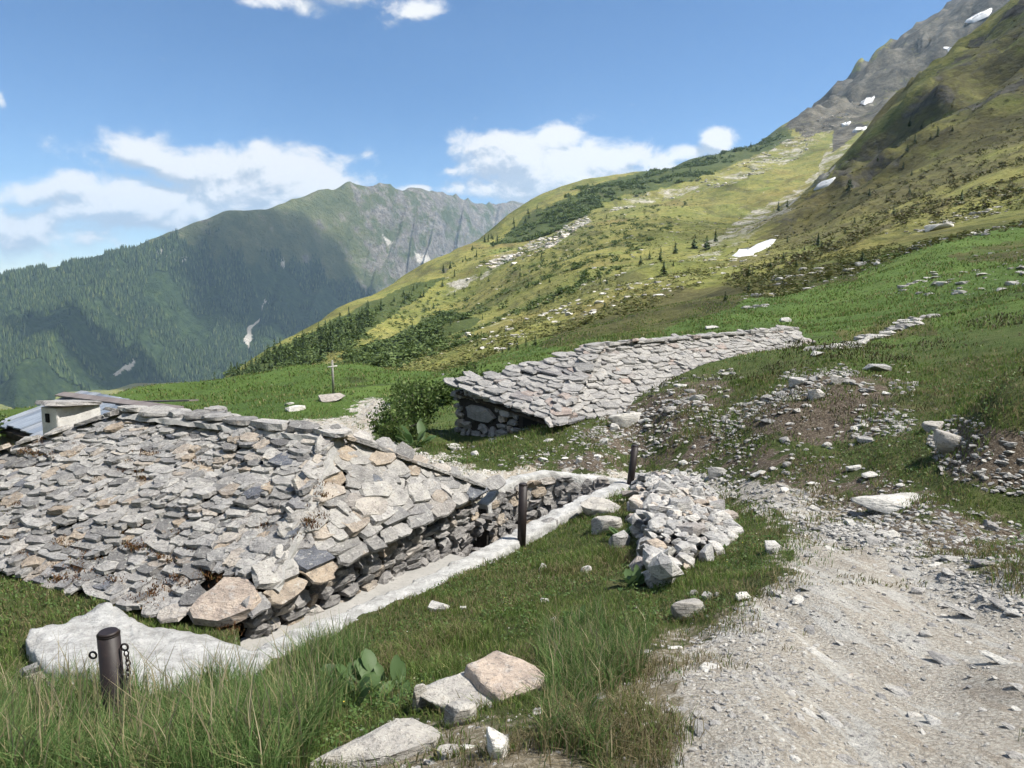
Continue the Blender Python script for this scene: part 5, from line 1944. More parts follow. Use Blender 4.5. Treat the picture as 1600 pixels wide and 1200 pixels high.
rock_at(938, 800, 62, 26, BOULD[7], 'flat stone with brown side on the pale wall left of the leaning post', 'boulder', -.2, rmin=7, mat=M_BOULDER)
rock_at(945, 830, 48, 30, BOULD[3], 'rounded pale boulder with dark foot left of the dock plant', 'boulder', .3, rmin=6, mat=M_BOULDER)
rock_at(967, 855, 32, 30, ROCKS[11], 'blocky pale stone below the bright dock plant', 'rock', .4, rmin=5, mat=M_RUBBLE)
rock_at(858, 828, 30, 18, ROCKS[13], 'grey stone lying on the pale wall beside the middle post', 'rock', .4, rmin=6, mat=M_LOOSE)
rock_at(1075, 962, 56, 40, BOULD[4], 'grey pointed boulder at the trail edge below the stone heap', 'boulder', .4, mat=M_BOULDER)
for k, (px, py, w, h_) in enumerate([(1084, 932, 14, 12), (1106, 936, 24, 14), (1122, 934, 12, 10)]):
    rock_at(px, py, w, h_, ROCKS[14 + k], ['left of three grey stones in a row above the pointed trail boulder', 'middle and longest of three grey stones in a row above the pointed trail boulder', 'right of three grey stones in a row above the pointed trail boulder'][k], 'rock', k, mat=M_LOOSE)
rock_at(1160, 936, 24, 12, FLATROCKS[2], 'flat white stone at the trail edge in the grass', 'rock', .1, mat=M_WHITESTONE)
rock_at(1205, 862, 30, 18, ROCKS[4], 'grey stone in the lush grass strip beside the trail', 'rock', .5, mat=M_RUBBLE)
rock_at(1412, 784, 122, 26, BOULD[2], 'long low pale boulder at the far side of the trail', 'boulder', -.05, rmin=6, mat=M_WHITESTONE, depth=.6, sink=.78)
rock_at(1494, 690, 56, 32, BOULD[5], 'pale grey boulder jutting from the dark cut bank', 'boulder', -.2, rmin=6, mat=M_BOULDER, sink=.75)
rock_at(1465, 668, 36, 22, BOULD[6], 'grey boulder above left of the pale boulder in the cut bank', 'boulder', .2, rmin=6, mat=M_BOULDER, sink=.75)
rock_at(1248, 600, 30, 14, BOULD[0], 'light boulder at the upper left of the dark rubble slope', 'boulder', .1, rmin=9, mat=M_RUBBLE)
rock_at(1273, 622, 26, 18, FLATROCKS[4], 'triangular grey stone in the upper rubble slope', 'rock', .4, rmin=9, mat=M_RUBBLE, tilt=.5)
rock_at(1309, 598, 22, 12, ROCKS[7], 'small brownish boulder on top of the rubble slope', 'rock', .1, rmin=9, mat=M_BOULDER)
rock_at(1370, 578, 36, 10, FLATROCKS[6], 'flat pale slab at the top right of the rubble slope', 'rock', .0, rmin=9, mat=M_RUBBLE)
rock_at(978, 662, 68, 26, BOULD[1], 'long pale boulder leaning at the foot of the far roof', 'boulder', .6, rmin=10, mat=M_WHITESTONE, depth=.4, tilt=-.3)
rock_at(960, 672, 16, 14, ROCKS[3], 'round pale stone at the lower end of the long leaning boulder', 'rock', .2, rmin=10, mat=M_WHITESTONE)
rock_at(942, 692, 20, 10, ROCKS[16], 'white stone on the bank right of the far hut corner', 'rock', .2, rmin=9, mat=M_WHITESTONE)
rock_at(905, 722, 12, 9, ROCKS[18], 'white stone on the bank above the path left of the leaning post', 'rock', .2, rmin=9, mat=M_WHITESTONE)
rock_at(1120, 742, 30, 18, ROCKS[19], 'grey stone at the start of the trail right of the stone heap', 'rock', .2, rmin=8, mat=M_RUBBLE)
rock_at(1185, 742, 24, 10, FLATROCKS[9], 'flat white stone on the brown stony bank', 'rock', .2, rmin=8, mat=M_WHITESTONE)
rock_at(1335, 733, 24, 7, FLATROCKS[10], 'upper of two flat pale stones on the right of the bank', 'rock', .1, rmin=7, mat=M_WHITESTONE)
rock_at(1362, 744, 30, 7, FLATROCKS[11], 'lower of two flat pale stones on the right of the bank', 'rock', .1, rmin=7, mat=M_WHITESTONE)
rock_at(1112, 514, 24, 6, FLATROCKS[2], 'flat grey slab lying in the green meadow above the far roof', 'rock', .1, rmin=25, mat=M_RUBBLE)
rock_at(1227, 503, 18, 8, ROCKS[20], 'pale block in the green meadow behind the end of the far roof', 'rock', .1, rmin=22, mat=M_RUBBLE)
rock_at(516, 626, 40, 12, FLATROCKS[1], 'flat stone plinth at the foot of the cross', 'rock', .3, rmin=14, mat=M_RUBBLE)
rock_at(462, 640, 30, 7, FLATROCKS[0], 'larger flat white stone on the meadow left of the cross', 'rock', .2, rmin=14, mat=M_WHITESTONE)
rock_at(452, 632, 14, 4, FLATROCKS[3], 'smaller flat white stone on the meadow left of the cross', 'rock', .2, rmin=14, mat=M_WHITESTONE)
rock_at(1465, 358, 36, 9, BOULD[3], 'white boulder on the slope below the rubble band at the right', 'boulder', .1, rmin=40, mat=M_WHITESTONE)

# grass growing up against the stones that lie in the turf
rgt = np.random.default_rng(17)
TP, TH_B = [], []
for b, w in ROCKPOS[:22]:
    n_ = int(60 + 420 * w)
    a = rgt.uniform(0, 6.28, n_)
    rad_ = w * rgt.uniform(.42, .72, n_)
    X_, Y_ = b.x + np.cos(a) * rad_, b.y + np.sin(a) * rad_ * .7
    TP.append(np.stack([X_, Y_, H(X_, Y_) - .01], -1))
    TH_B.append(rgt.uniform(.03, .075, n_) * min(1.6, .7 + w * 1.6))
TP, TH_B = np.concatenate(TP), np.concatenate(TH_B)
hf_ = rgt.random(len(TP)) < .35
for m_, nm, mt in ((hf_, 'dry_tufts', M_DRYG), (~hf_, 'stone_side_grass', M_GRASS)):
    blades(nm, TP[m_], TH_B[m_], np.full(m_.sum(), .006), rgt.uniform(.2, 1.0, m_.sum()), mt, seed=19)

# stepped pile of flat stones behind the near ridge
cairn = empty('stone_stack', 'stepped stack of flat grey stones behind the ridge of the near hut', 'stone pile')
cairn['kind'] = 'thing'
cb_ = at_r(332, 668, 12.6)
for k in range(11):
    f_ = k / 10
    o = link('flat_stone', rg.choice(V_SLAB2), None, cairn)
    o.matrix_local = basis(rot_about(Vector((1, 0, 0)), UP, rg.uniform(-.3, .3)), rot_about(Vector((0, 1, 0)), UP, rg.uniform(-.3, .3)), UP, cb_ + Vector((.15 + .55 * (1 - f_) * rg.uniform(.5, 1.0) - .1, rg.uniform(-.05, .1), -.16 + .042 * k)), (.95 - .6 * f_), .5, .07)

# ---------------------------------------------------------------- dry-stone heap beside the grass
heap = empty('dry_stone_heap', 'collapsed dry-stone wall of pale stones between grass and trail', 'stone wall')
heap['kind'] = 'thing'
HP = [hit(*q) for q in ((994, 762, 6), (1080, 744, 6), (1122, 772, 5), (1152, 836, 5), (1126, 862, 5), (1070, 895, 4), (1032, 914, 4), (1008, 885, 4), (996, 806, 5))]
hpoly = [(p.x, p.y) for p in HP]
cx_, cy_ = np.mean([p.x for p in HP]), np.mean([p.y for p in HP])


def heap_h(x_, y_):
    d = 1e9
    n = len(hpoly)
    for i in range(n):
        a = Vector((*hpoly[i], 0))
        b = Vector((*hpoly[(i + 1) % n], 0))
        q = Vector((x_, y_, 0))
        t_ = max(0, min(1, (q - a).dot(b - a) / (b - a).length_squared))
        k = (q - (a + (b - a) * t_)).length
        if i in (2, 3, 4):
            k *= .6
        if i in (5, 6, 7, 8):
            k *= 3.0
        d = min(d, k)
    return min(1, d / .45) ** .7 * .30


placed = []
items = []
xs0, xs1 = min(p[0] for p in hpoly), max(p[0] for p in hpoly)
ys0, ys1 = min(p[1] for p in hpoly), max(p[1] for p in hpoly)
for tries in range(6000):
    x_, y_ = rg.uniform(xs0, xs1), rg.uniform(ys0, ys1)
    if not in_poly(np.array([x_]), np.array([y_]), hpoly)[0]:
        continue
    s = rg.choice((.09, .11, .13, .16, .19, .23)) if tries < 1500 else rg.uniform(.06, .11)
    if x_ < cx_ - .25 and tries < 200:
        s = rg.uniform(.17, .27)
    if any((x_ - a) ** 2 + (y_ - b) ** 2 < (.40 * (s + c)) ** 2 for a, b, c in placed):
        continue
    placed.append((x_, y_, s))
    z_ = gz(x_, y_) + heap_h(x_, y_)
    q = Matrix.Rotation(rg.uniform(0, 6.28), 3, 'Z') @ Matrix.Rotation(rg.uniform(-.6, .6), 3, 'X') @ Matrix.Rotation(rg.uniform(-.5, .5), 3, 'Y')
    items.append((rg.choice(V_RUB), basis(q.col[0], q.col[1], q.col[2], Vector((x_, y_, z_)), s * rg.uniform(.9, 1.35), s * rg.uniform(.8, 1.1), s * rg.uniform(.8, 1.25))))
# larger stones standing along the left edge
for k in range(15):
    f_ = k / 14
    seg = f_ * 3
    a = HP[[6, 7, 8, 0][min(3, int(seg))]]
    b = HP[[7, 8, 0, 0][min(3, int(seg))]]
    p = a.lerp(b, seg - int(seg))
    for j in range(2):
        s = rg.uniform(.14, .25)
        q = Matrix.Rotation(rg.uniform(0, 6.28), 3, 'Z') @ Matrix.Rotation(rg.uniform(-.9, .9), 3, 'X')
        items.append((rg.choice(V_RUB), basis(q.col[0], q.col[1], q.col[2], Vector((p.x + rg.uniform(-.1, .12), p.y + rg.uniform(-.1, .1), p.z + .04 + .14 * j)), s * 1.2, s, s)))
# earth core so that nothing shows through
nn = 26
v, f = [], []
for j in range(nn):
    for i in range(nn):
        x_ = xs0 + (xs1 - xs0) * i / (nn - 1)
        y_ = ys0 + (ys1 - ys0) * j / (nn - 1)
        ins = in_poly(np.array([x_]), np.array([y_]), hpoly)[0]
        v.append((x_, y_, gz(x_, y_) + (heap_h(x_, y_) - .06 if ins else -.12)))
        if i and j:
            b = j * nn + i
            f.append((b - nn - 1, b - nn, b, b - 1))
solid('rubble_core', v, f, M_CORE, heap)
place_many(items, heap, 'stone', 'small_stones', 300)

# ---------------------------------------------------------------- loose stones
def loose(poly, n, smin, smax, name, label, cat, group, pool, rlo, rhi, seed, sink=.25, as_stuff=False, flat=1.0, dens=None, power=2.2, mat=None, align=None):
    rg_ = random.Random(seed)
    xs_ = [p[0] for p in poly]
    ys_ = [p[1] for p in poly]
    src, mats_, made = [], [], []
    # sample picture-independent: choose ground places inside the area's outline
    cand = []
    th0, th1 = [math.atan2(raypx(q, 600)[0], raypx(q, 600)[1]) for q in (max(min(xs_), -150), min(max(xs_), 1750))]
    rn_ = np.random.default_rng(seed)
    m_ = n * 40
    th = rn_.uniform(th0, th1, m_)
    q = np.exp(rn_.uniform(math.log(rlo), math.log(rhi), m_))
    X, Y = q * np.sin(th), q * np.cos(th)
    Z = H(X, Y)
    wq_, wr_ = warped(X, Y, Z)
    ok = in_poly(wq_, wr_, poly) & off_walls(X, Y)
    if dens is not None:
        ok &= dens(X, Y) > rn_.random(m_)
    idx = np.where(ok)[0][:n]
    for i in idx:
        d = q[i]
        s = smin + (smax - smin) * rg_.random() ** power
        s *= d                                           # stones that count at that distance
        rz = rg_.uniform(0, 6.28) if align is None else align + rg_.uniform(-.3, .3)
        tx = .25 if align is None else .06
        R = Matrix.Rotation(rz, 3, 'Z') @ Matrix.Rotation(rg_.uniform(-tx, tx), 3, 'X')
        sc = (s * rg_.uniform(.9, 1.5) * (1.5 if align is not None else 1), s * rg_.uniform(.6, 1.0) * (.6 if align is not None else 1), s * rg_.uniform(.55, .9) * flat)
        M = basis(R.col[0], R.col[1], R.col[2], Vector((X[i], Y[i], Z[i] + sc[2] * (.3 - sink))), *sc)
        me = rg_.choice(pool)
        if as_stuff:
            src.append(me)
            mats_.append(M)
        else:
            o = link(name, me, None, None, label, cat, group)
            o.matrix_world = M
            made.append((sc[0] * sc[1] / d / d, o))
    for word, (_, o) in zip(('largest', 'second largest', 'third largest', 'fourth largest', 'fifth largest'), sorted(made, key=lambda q: -q[0])):
        o['label'] = word + ' ' + label
    if as_stuff:
        link(name, joined(src, mats_), pool[0].materials[0], None, kind='stuff')
    return len(idx)


RUB2W = [(1080, 690), (1130, 640), (1200, 600), (1270, 570), (1420, 570), (1440, 650), (1390, 720), (1200, 730)]
RUB1W = [(880, 690), (960, 640), (1030, 600), (1150, 575), (1180, 610), (1110, 670), (1000, 720)]
patchy = lambda X, Y: np.clip((fbm(X * .8, Y * .8, 3, 47) - .42) * 5, .03, 1)
clump = lambda X, Y: np.clip((fbm(X * .9, Y * .9, 3, 44) - .3) * 2.2, .05, 1)
trackd = lambda X, Y: np.clip((vnoise(X * .95 + 3, Y * .22, 48) - .25) * 2.0, .06, 1) * clump(X, Y)
V_WST = variants(ROCKS[:12], M_WHITESTONE)
loose(TRAIL, 80, .008, .022, 'trail_stone', 'loose pale stone lying on the bare trail', 'stone', 'loose stones on the trail', V_LOOSE + V_FLAT, 2.2, 10, 1)
loose(TRAIL, 60, .014, .042, 'bedrock_rib', 'narrow rib of grey bedrock showing through the trail', 'stone', 'bedrock ribs in the trail', V_FLAT, 2.2, 9, 2, sink=.42, flat=.45, align=1.62)
loose(TRAIL, 7000, .0014, .008, 'trail_gravel', None, None, None, V_LOOSE + V_FLAT, 2.0, 12, 3, as_stuff=True, power=3.2, sink=.2, dens=trackd)
loose([(1230, 770), (1420, 790), (1700, 840), (1700, 1000), (1450, 900), (1300, 840)], 60, .008, .022, 'verge_stone', 'loose grey stone on the far verge of the trail', 'stone', 'stones on the far verge of the trail', V_LOOSE, 3, 12, 4)
loose([(1230, 770), (1420, 790), (1700, 840), (1700, 1000), (1450, 900), (1300, 840)], 1800, .002, .009, 'verge_gravel', None, None, None, V_LOOSE, 3, 12, 5, as_stuff=True, power=2.5)
loose(PATH1, 1800, .0015, .006, 'path_gravel', None, None, None, V_WST, 9, 17, 6, as_stuff=True)
loose(PATH1, 30, .006, .012, 'path_stone', 'pale stone on the gravel path behind the near hut', 'stone', 'stones on the gravel path', V_WST, 9, 17, 7)
loose(BANK, 75, .006, .017, 'bank_stone', 'loose pale stone on the brown bank above the path', 'stone', 'stones on the brown bank', V_LOOSE + V_WST, 7, 17, 8)
loose(BANK, 1500, .0018, .007, 'bank_rubble', None, None, None, V_LOOSE + V_WST, 7, 17, 9, as_stuff=True, power=2.5, dens=clump)
loose(RUB2, 60, .006, .020, 'slope_stone', 'grey stone in the dark rubble slope right of the far hut', 'stone', 'stones in the dark rubble slope', V_LOOSE + V_FLAT, 9, 18, 10, power=1.8)
loose(RUB2W, 1100, .0015, .009, 'slope_rubble', None, None, None, V_LOOSE, 9, 18, 11, as_stuff=True, dens=patchy)
loose(RUB1, 40, .007, .020, 'eave_stone', 'grey stone in the spill of rubble under the far eave', 'stone', 'rubble under the far eave', V_LOOSE + V_FLAT, 10, 20, 12, power=1.8)
loose(RUB1W, 900, .0015, .008, 'eave_rubble', None, None, None, V_LOOSE, 10, 20, 13, as_stuff=True, dens=patchy)
loose(CUT, 500, .002, .010, 'cut_bank_rubble', None, None, None, V_LOOSE, 5, 14, 14, as_stuff=True)
loose(PATCH, 300, .001, .004, 'patch_gravel', None, None, None, V_LOOSE, 15, 36, 15, as_stuff=True)
loose(PATH2, 250, .001, .004, 'footpath_gravel', None, None, None, V_LOOSE, 12, 36, 16, as_stuff=True)
loose([(560, 1130), (860, 1110), (1010, 1000), (1110, 950), (1130, 1080), (1130, 1300), (500, 1300)], 30, .010, .028, 'edge_stone', 'pale stone half sunk in dry grass at the trail edge', 'stone', 'stones at the grassy trail edge', V_LOOSE + V_WST, 2.2, 5.5, 17, sink=.35)
loose([(560, 1130), (860, 1110), (1010, 1000), (1110, 950), (1130, 1080), (1130, 1300), (500, 1300)], 900, .0016, .007, 'edge_gravel', None, None, None, V_LOOSE, 2.0, 5.5, 18, as_stuff=True)
# tumbled field wall running up to the right behind the far roof
FW = [hit(1285, 552, 14), hit(1340, 535, 16), hit(1400, 517, 18), hit(1450, 495, 22)]
fw = empty('tumbled_field_wall', 'tumbled line of grey stones running uphill from the end of the far roof', 'stone wall')
fw['kind'] = 'thing'
for k in range(60):
    f_ = rg.random() * 2.999
    p = FW[int(f_)].lerp(FW[int(f_) + 1], f_ - int(f_))
    s = rg.uniform(.2, .5)
    q = Matrix.Rotation(rg.uniform(0, 6.28), 3, 'Z')
    x_, y_ = p.x + rg.uniform(-.35, .35), p.y + rg.uniform(-.4, .4)
    o = link('stone', rg.choice(V_LOOSE + V_FLAT), None, fw)
    o.matrix_local = basis(q.col[0], q.col[1], q.col[2], Vector((x_, y_, gz(x_, y_) + .03)), s * 1.3, s * .9, s * .7)
# ---------------------------------------------------------------- conifers
M_CON = leaf_mat('conifer_needles', [(0, (0.018, 0.034, 0.011)), (0.5, (0.032, 0.056, 0.016)), (1, (0.055, 0.085, 0.024))], 0.15, 0.7)
M_TRUNK = flat_mat('conifer_bark', (0.05, 0.04, 0.032), (0.09, 0.075, 0.06), 3, .01)


def conifer_mesh(seed, broad=0.24, n=90):
    rg_ = np.random.default_rng(seed)
    v, f, mi = [], [], []
    k = 5
    for i in range(k):
        a = 2 * math.pi * i / k
        v.append((math.cos(a) * .022, math.sin(a) * .022, -.05))
    v.append((0, 0, .95))
    for i in range(k):
        f.append((i, (i + 1) % k, k))
        mi.append(1)
    for i in range(n):
        t_ = rg_.random() ** 1.15
        z = .10 + .90 * t_
        rad = broad * (1 - t_) ** .8 * rg_.uniform(.6, 1.15) + .012
        a = rg_.uniform(0, 6.28)
        w = rg_.uniform(.25, .55) * (1 - .3 * t_)
        b = len(v)
        v += [(0, 0, min(1.0, z + .07)), (math.cos(a - w) * rad, math.sin(a - w) * rad, z - .05 * rg_.random() - .03), (math.cos(a + w) * rad, math.sin(a + w) * rad, z - .05 * rg_.random() - .03)]
        f.append((b, b + 1, b + 2))
        mi.append(0)
    me = bpy.data.meshes.new('conifer')
    me.from_pydata(v, [], f)
    me.materials.append(M_CON)
    me.materials.append(M_TRUNK)
    me.polygons.foreach_set('material_index', mi)
    me.update()
    return me


CON = [conifer_mesh(700 + i, random.choice((.2, .25, .3))) for i in range(7)]
rg = random.Random(81)


def tree(px, py, hpx, label, group, rmin=60):
    b = hit(px, py, rmin)
    if b is None:
        return
    h_ = hpx * b.length / FPX
    o = link('conifer_tree', rg.choice(CON), None, None, label, 'tree', group)
    o.location = b - Vector((0, 0, .02 * h_))
    o.scale = (h_ * rg.uniform(.85, 1.2),) * 2 + (h_,)
    o.rotation_euler = (0, 0, rg.uniform(0, 6.28))


single = [(836, 541, 20, 'tallest dark conifer standing behind the middle of the far roof'), (822, 542, 17, 'dark conifer just left of the tallest one behind the far roof'), (808, 546, 16, 'third conifer from the right behind the left part of the far roof'), (795, 548, 11, 'small conifer in the row leading left from behind the far roof'), (785, 552, 9, 'leftmost small conifer of the row behind the far roof'),
          (1001, 414, 16, 'leftmost conifer of the group on the sunlit shoulder'), (1015, 406, 14, 'second conifer from the left on the sunlit shoulder'), (1032, 409, 22, 'broad conifer in the middle of the sunlit shoulder'), (1037, 432, 24, 'conifer casting a shadow below the sunlit shoulder group'), (1055, 396, 18, 'conifer right of the broad one on the sunlit shoulder'), (1085, 388, 22, 'tall conifer in the right half of the shoulder group'), (1104, 390, 22, 'tallest twin conifer near the snow patch'), (1118, 378, 20, 'conifer at the upper right end of the shoulder group'), (1052, 416, 9, 'small young conifer under the shoulder group'),
          (1170, 432, 18, 'conifer standing below the low snow patch'), (1170, 455, 14, 'lower conifer in line below the snow patch'), (1133, 470, 15, 'conifer on the dark heath above the far roof'), (1278, 388, 24, 'round dark conifer on the slope right of the snow patch'), (1204, 418, 12, 'small conifer right of and below the snow patch'), (1347, 412, 18, 'dark bush-like conifer above the green meadow on the right'), (1373, 400, 12, 'small round conifer right of the dark bush-like one'), (1502, 317, 18, 'round conifer high on the right slope'), (1530, 308, 12, 'small conifer right of the round one high on the right slope'), (1396, 335, 12, 'lone small conifer in the middle of the right slope'), (1216, 330, 16, 'conifer on the spur edge below the snowy gully'), (1230, 324, 12, 'second conifer on the spur edge below the snowy gully'), (1325, 300, 20, 'dark conifer on the crag below the upper gully'), (945, 480, 9, 'small conifer on the pale slope above the far roof'), (976, 470, 9, 'small conifer near the edge of the dark heath')]
for px, py, hp_, lab in single:
    tree(px, py, hp_, lab, 'conifers on the hillside', 50)


def many(n, poly, hlo, hhi, label, group, rmin=90, seed=0):
    r_ = random.Random(seed)
    xs_ = [p[0] for p in poly]
    ys_ = [p[1] for p in poly]
    k = 0
    for _ in range(n * 30):
        a, b = r_.uniform(min(xs_), max(xs_)), r_.uniform(min(ys_), max(ys_))
        if in_poly(np.array([a]), np.array([b]), poly)[0]:
            tree(a, b, r_.uniform(hlo, hhi), label, group, rmin)
            k += 1
            if k >= n:
                break


many(125, [(325, 606), (400, 566), (450, 540), (510, 510), (580, 482), (600, 480), (560, 530), (480, 575), (400, 600)], 13, 24, 'dark conifer in the wood along the left foot of the sunlit hillside', 'conifers of the lower wood', 120, 1)
many(35, [(580, 482), (640, 450), (700, 415), (760, 376), (820, 337), (860, 310), (800, 370), (720, 430), (640, 480)], 6, 13, 'dark conifer along the left crest of the sunlit hillside', 'conifers on the left crest', 200, 2)
many(40, [(640, 500), (820, 380), (960, 330), (1000, 420), (900, 480), (760, 540), (620, 570)], 5, 11, 'small scattered conifer on the open sunlit hillside', 'scattered hillside conifers', 90, 3)
many(25, [(1150, 440), (1300, 300), (1420, 180), (1500, 200), (1400, 330), (1250, 420)], 6, 13, 'small dark conifer scattered on the shaded right spur', 'conifers on the right spur', 90, 4)
many(25, [(870, 306), (1000, 278), (1110, 246), (1200, 213), (1200, 225), (1100, 262), (960, 300), (880, 325)], 5, 9, 'tiny conifer on the far skyline crest of the hillside', 'conifers on the skyline crest', 300, 5)


def shrub_stuff(name, poly, n, slo, shi, mat, rlo, rhi, seed, hmul=.7):
    rn_ = np.random.default_rng(seed)
    xs_ = [p[0] for p in poly]
    th0, th1 = [math.atan2(raypx(q, 600)[0], raypx(q, 600)[1]) for q in (min(xs_), max(xs_))]
    m_ = n * 14
    th = rn_.uniform(th0, th1, m_)
    q = np.exp(rn_.uniform(math.log(rlo), math.log(rhi), m_))
    X, Y = q * np.sin(th), q * np.cos(th)
    Z = H(X, Y)
    wq_, wr_ = warped(X, Y, Z)
    ok = in_poly(wq_, wr_, poly) & (fbm(X / 22, Y / 22, 3, 66) > (.47 if 'tussock' not in name else .36))
    idx = np.where(ok)[0][:n]
    src, ms = [], []
    for i in idx:
        s = rn_.uniform(slo, shi)
        R = Matrix.Rotation(rn_.uniform(0, 6.28), 3, 'Z')
        src.append(FOL[int(rn_.integers(0, len(FOL)))])
        ms.append(basis(R.col[0], R.col[1], R.col[2], Vector((X[i], Y[i], Z[i])), s, s, s * hmul))
    if src:
        link(name, joined(src, ms), mat, None, kind='stuff')


def tuft_mesh(seed, n=42):
    rg_ = np.random.default_rng(seed)
    v, f = [], []
    for i in range(n):
        c = rg_.normal(size=3) * .3
        c[2] = abs(c[2]) * 1.1
        d1, d2 = rg_.normal(size=(2, 3)) * .13
        b = len(v)
        v += [tuple(c + d1), tuple(c + d2), tuple(c - d1 * .6 - d2 * .5)]
        f.append((b, b + 1, b + 2))
    me = bpy.data.meshes.new('tuft')
    me.from_pydata(v, [], f)
    return me


FOL = [tuft_mesh(i) for i in range(6)]
FOL_S = [tuft_mesh(20 + i, 13) for i in range(6)]
M_SHRUB = leaf_mat('dwarf_shrub_leaf', [(0, (0.034, 0.056, 0.016)), (0.5, (0.062, 0.095, 0.027)), (1, (0.095, 0.13, 0.042))], 0.25, 0.7)
shrub_stuff('alder_thicket', [(690, 490), (770, 500), (640, 560), (560, 575), (540, 560), (620, 530)], 900, 1.6, 3.6, M_SHRUB, 120, 420, 1)
shrub_stuff('crest_scrub', [(830, 335), (900, 294), (960, 285), (1110, 245), (1200, 212), (1240, 205), (1110, 278), (940, 325), (840, 378), (740, 415)], 1700, 2.5, 6, M_SHRUB, 500, 1300, 2)
shrub_stuff('hillside_scrub', [(560, 520), (640, 455), (820, 335), (1000, 300), (1100, 300), (1000, 400), (860, 480), (640, 575), (420, 600)], 1600, .7, 2.6, M_SHRUB, 120, 900, 3)
shrub_stuff('spur_scrub', [(1140, 440), (1300, 285), (1500, 80), (1640, 0), (1700, 330), (1480, 350), (1300, 400)], 700, .6, 1.6, M_HEATH, 70, 600, 4)
FOL, FOL_B = FOL_S, FOL
M_TUSS = leaf_mat('hillside_tussock', [(0, (0.055, 0.070, 0.020)), (0.4, (0.092, 0.105, 0.032)), (0.7, (0.13, 0.135, 0.042)), (1, (0.17, 0.15, 0.07))], 0.15, 0.8)
shrub_stuff('hillside_tussocks', [(420, 605), (640, 450), (860, 310), (1200, 220), (1330, 230), (1250, 330), (1130, 420), (1000, 500), (700, 590)], 9000, .5, 1.5, M_TUSS, 80, 900, 6, .5)
shrub_stuff('spur_tussocks', [(1120, 440), (1300, 290), (1500, 80), (1640, 0), (1750, 330), (1480, 380), (1200, 470)], 7000, .4, 1.2, M_TUSS, 60, 600, 7, .5)
FOL = FOL_B
shrub_stuff('wood_undergrowth', [(325, 606), (400, 564), (510, 508), (600, 478), (560, 540), (470, 585), (400, 604)], 700, 1.6, 3.4, M_SHRUB, 150, 480, 5)


def rock_stuff(name, poly, n, slo, shi, rlo, rhi, seed, mat):
    rn_ = np.random.default_rng(seed)
    xs_ = [p[0] for p in poly]
    th0, th1 = [math.atan2(raypx(q, 600)[0], raypx(q, 600)[1]) for q in (min(xs_), max(xs_))]
    m_ = n * 20
    th = rn_.uniform(th0, th1, m_)
    q = np.exp(rn_.uniform(math.log(rlo), math.log(rhi), m_))
    X, Y = q * np.sin(th), q * np.cos(th)
    Z = H(X, Y)
    wq_, wr_ = warped(X, Y, Z)
    idx = np.where(in_poly(wq_, wr_, poly) & (fbm(X / 15, Y / 15, 3, 68) > .5))[0][:n]
    src, ms = [], []
    for i in idx:
        s = slo + (shi - slo) * rn_.random() ** 2.5
        R = Matrix.Rotation(rn_.uniform(0, 6.28), 3, 'Z')
        src.append(ROCKS[int(rn_.integers(0, len(ROCKS)))])
        ms.append(basis(R.col[0], R.col[1], R.col[2], Vector((X[i], Y[i], Z[i])), s * 1.3, s, s * .7))
    if src:
        link(name, joined(src, ms), mat, None, kind='stuff')


rock_stuff('scree_blocks', SCREE[0], 700, .8, 3.4, 500, 1400, 1, M_LOOSE)
rock_stuff('streak_blocks', SCREE[1], 700, .8, 3.5, 300, 1000, 2, M_RUBBLE)
rock_stuff('hillside_blocks', [(640, 570), (820, 400), (1000, 320), (1300, 230), (1200, 400), (1000, 480), (860, 540)], 800, .25, 1.5, 70, 700, 3, M_LOOSE)
rock_stuff('right_slope_blocks', [(1150, 470), (1300, 390), (1440, 350), (1600, 290), (1700, 260), (1700, 360), (1480, 380), (1300, 440), (1180, 500)], 380, .2, 1.0, 45, 250, 4, M_LOOSE)
rock_stuff('boulder_band', [(1440, 360), (1500, 335), (1620, 322), (1620, 342), (1500, 352)], 60, .3, 1.1, 50, 200, 5, M_LOOSE)
rock_stuff('meadow_blocks', [(640, 600), (1000, 520), (1250, 490), (1600, 380), (1700, 560), (1450, 600), (1300, 520), (900, 545)], 160, .08, .6, 22, 80, 6, M_LOOSE)

# ---------------------------------------------------------------- old snow
M_SNOW = flat_mat('old_snow', (0.50, 0.51, 0.53), (0.66, 0.675, 0.70), 0.25, .4, rough=.7, c2=(.38, .36, .33))


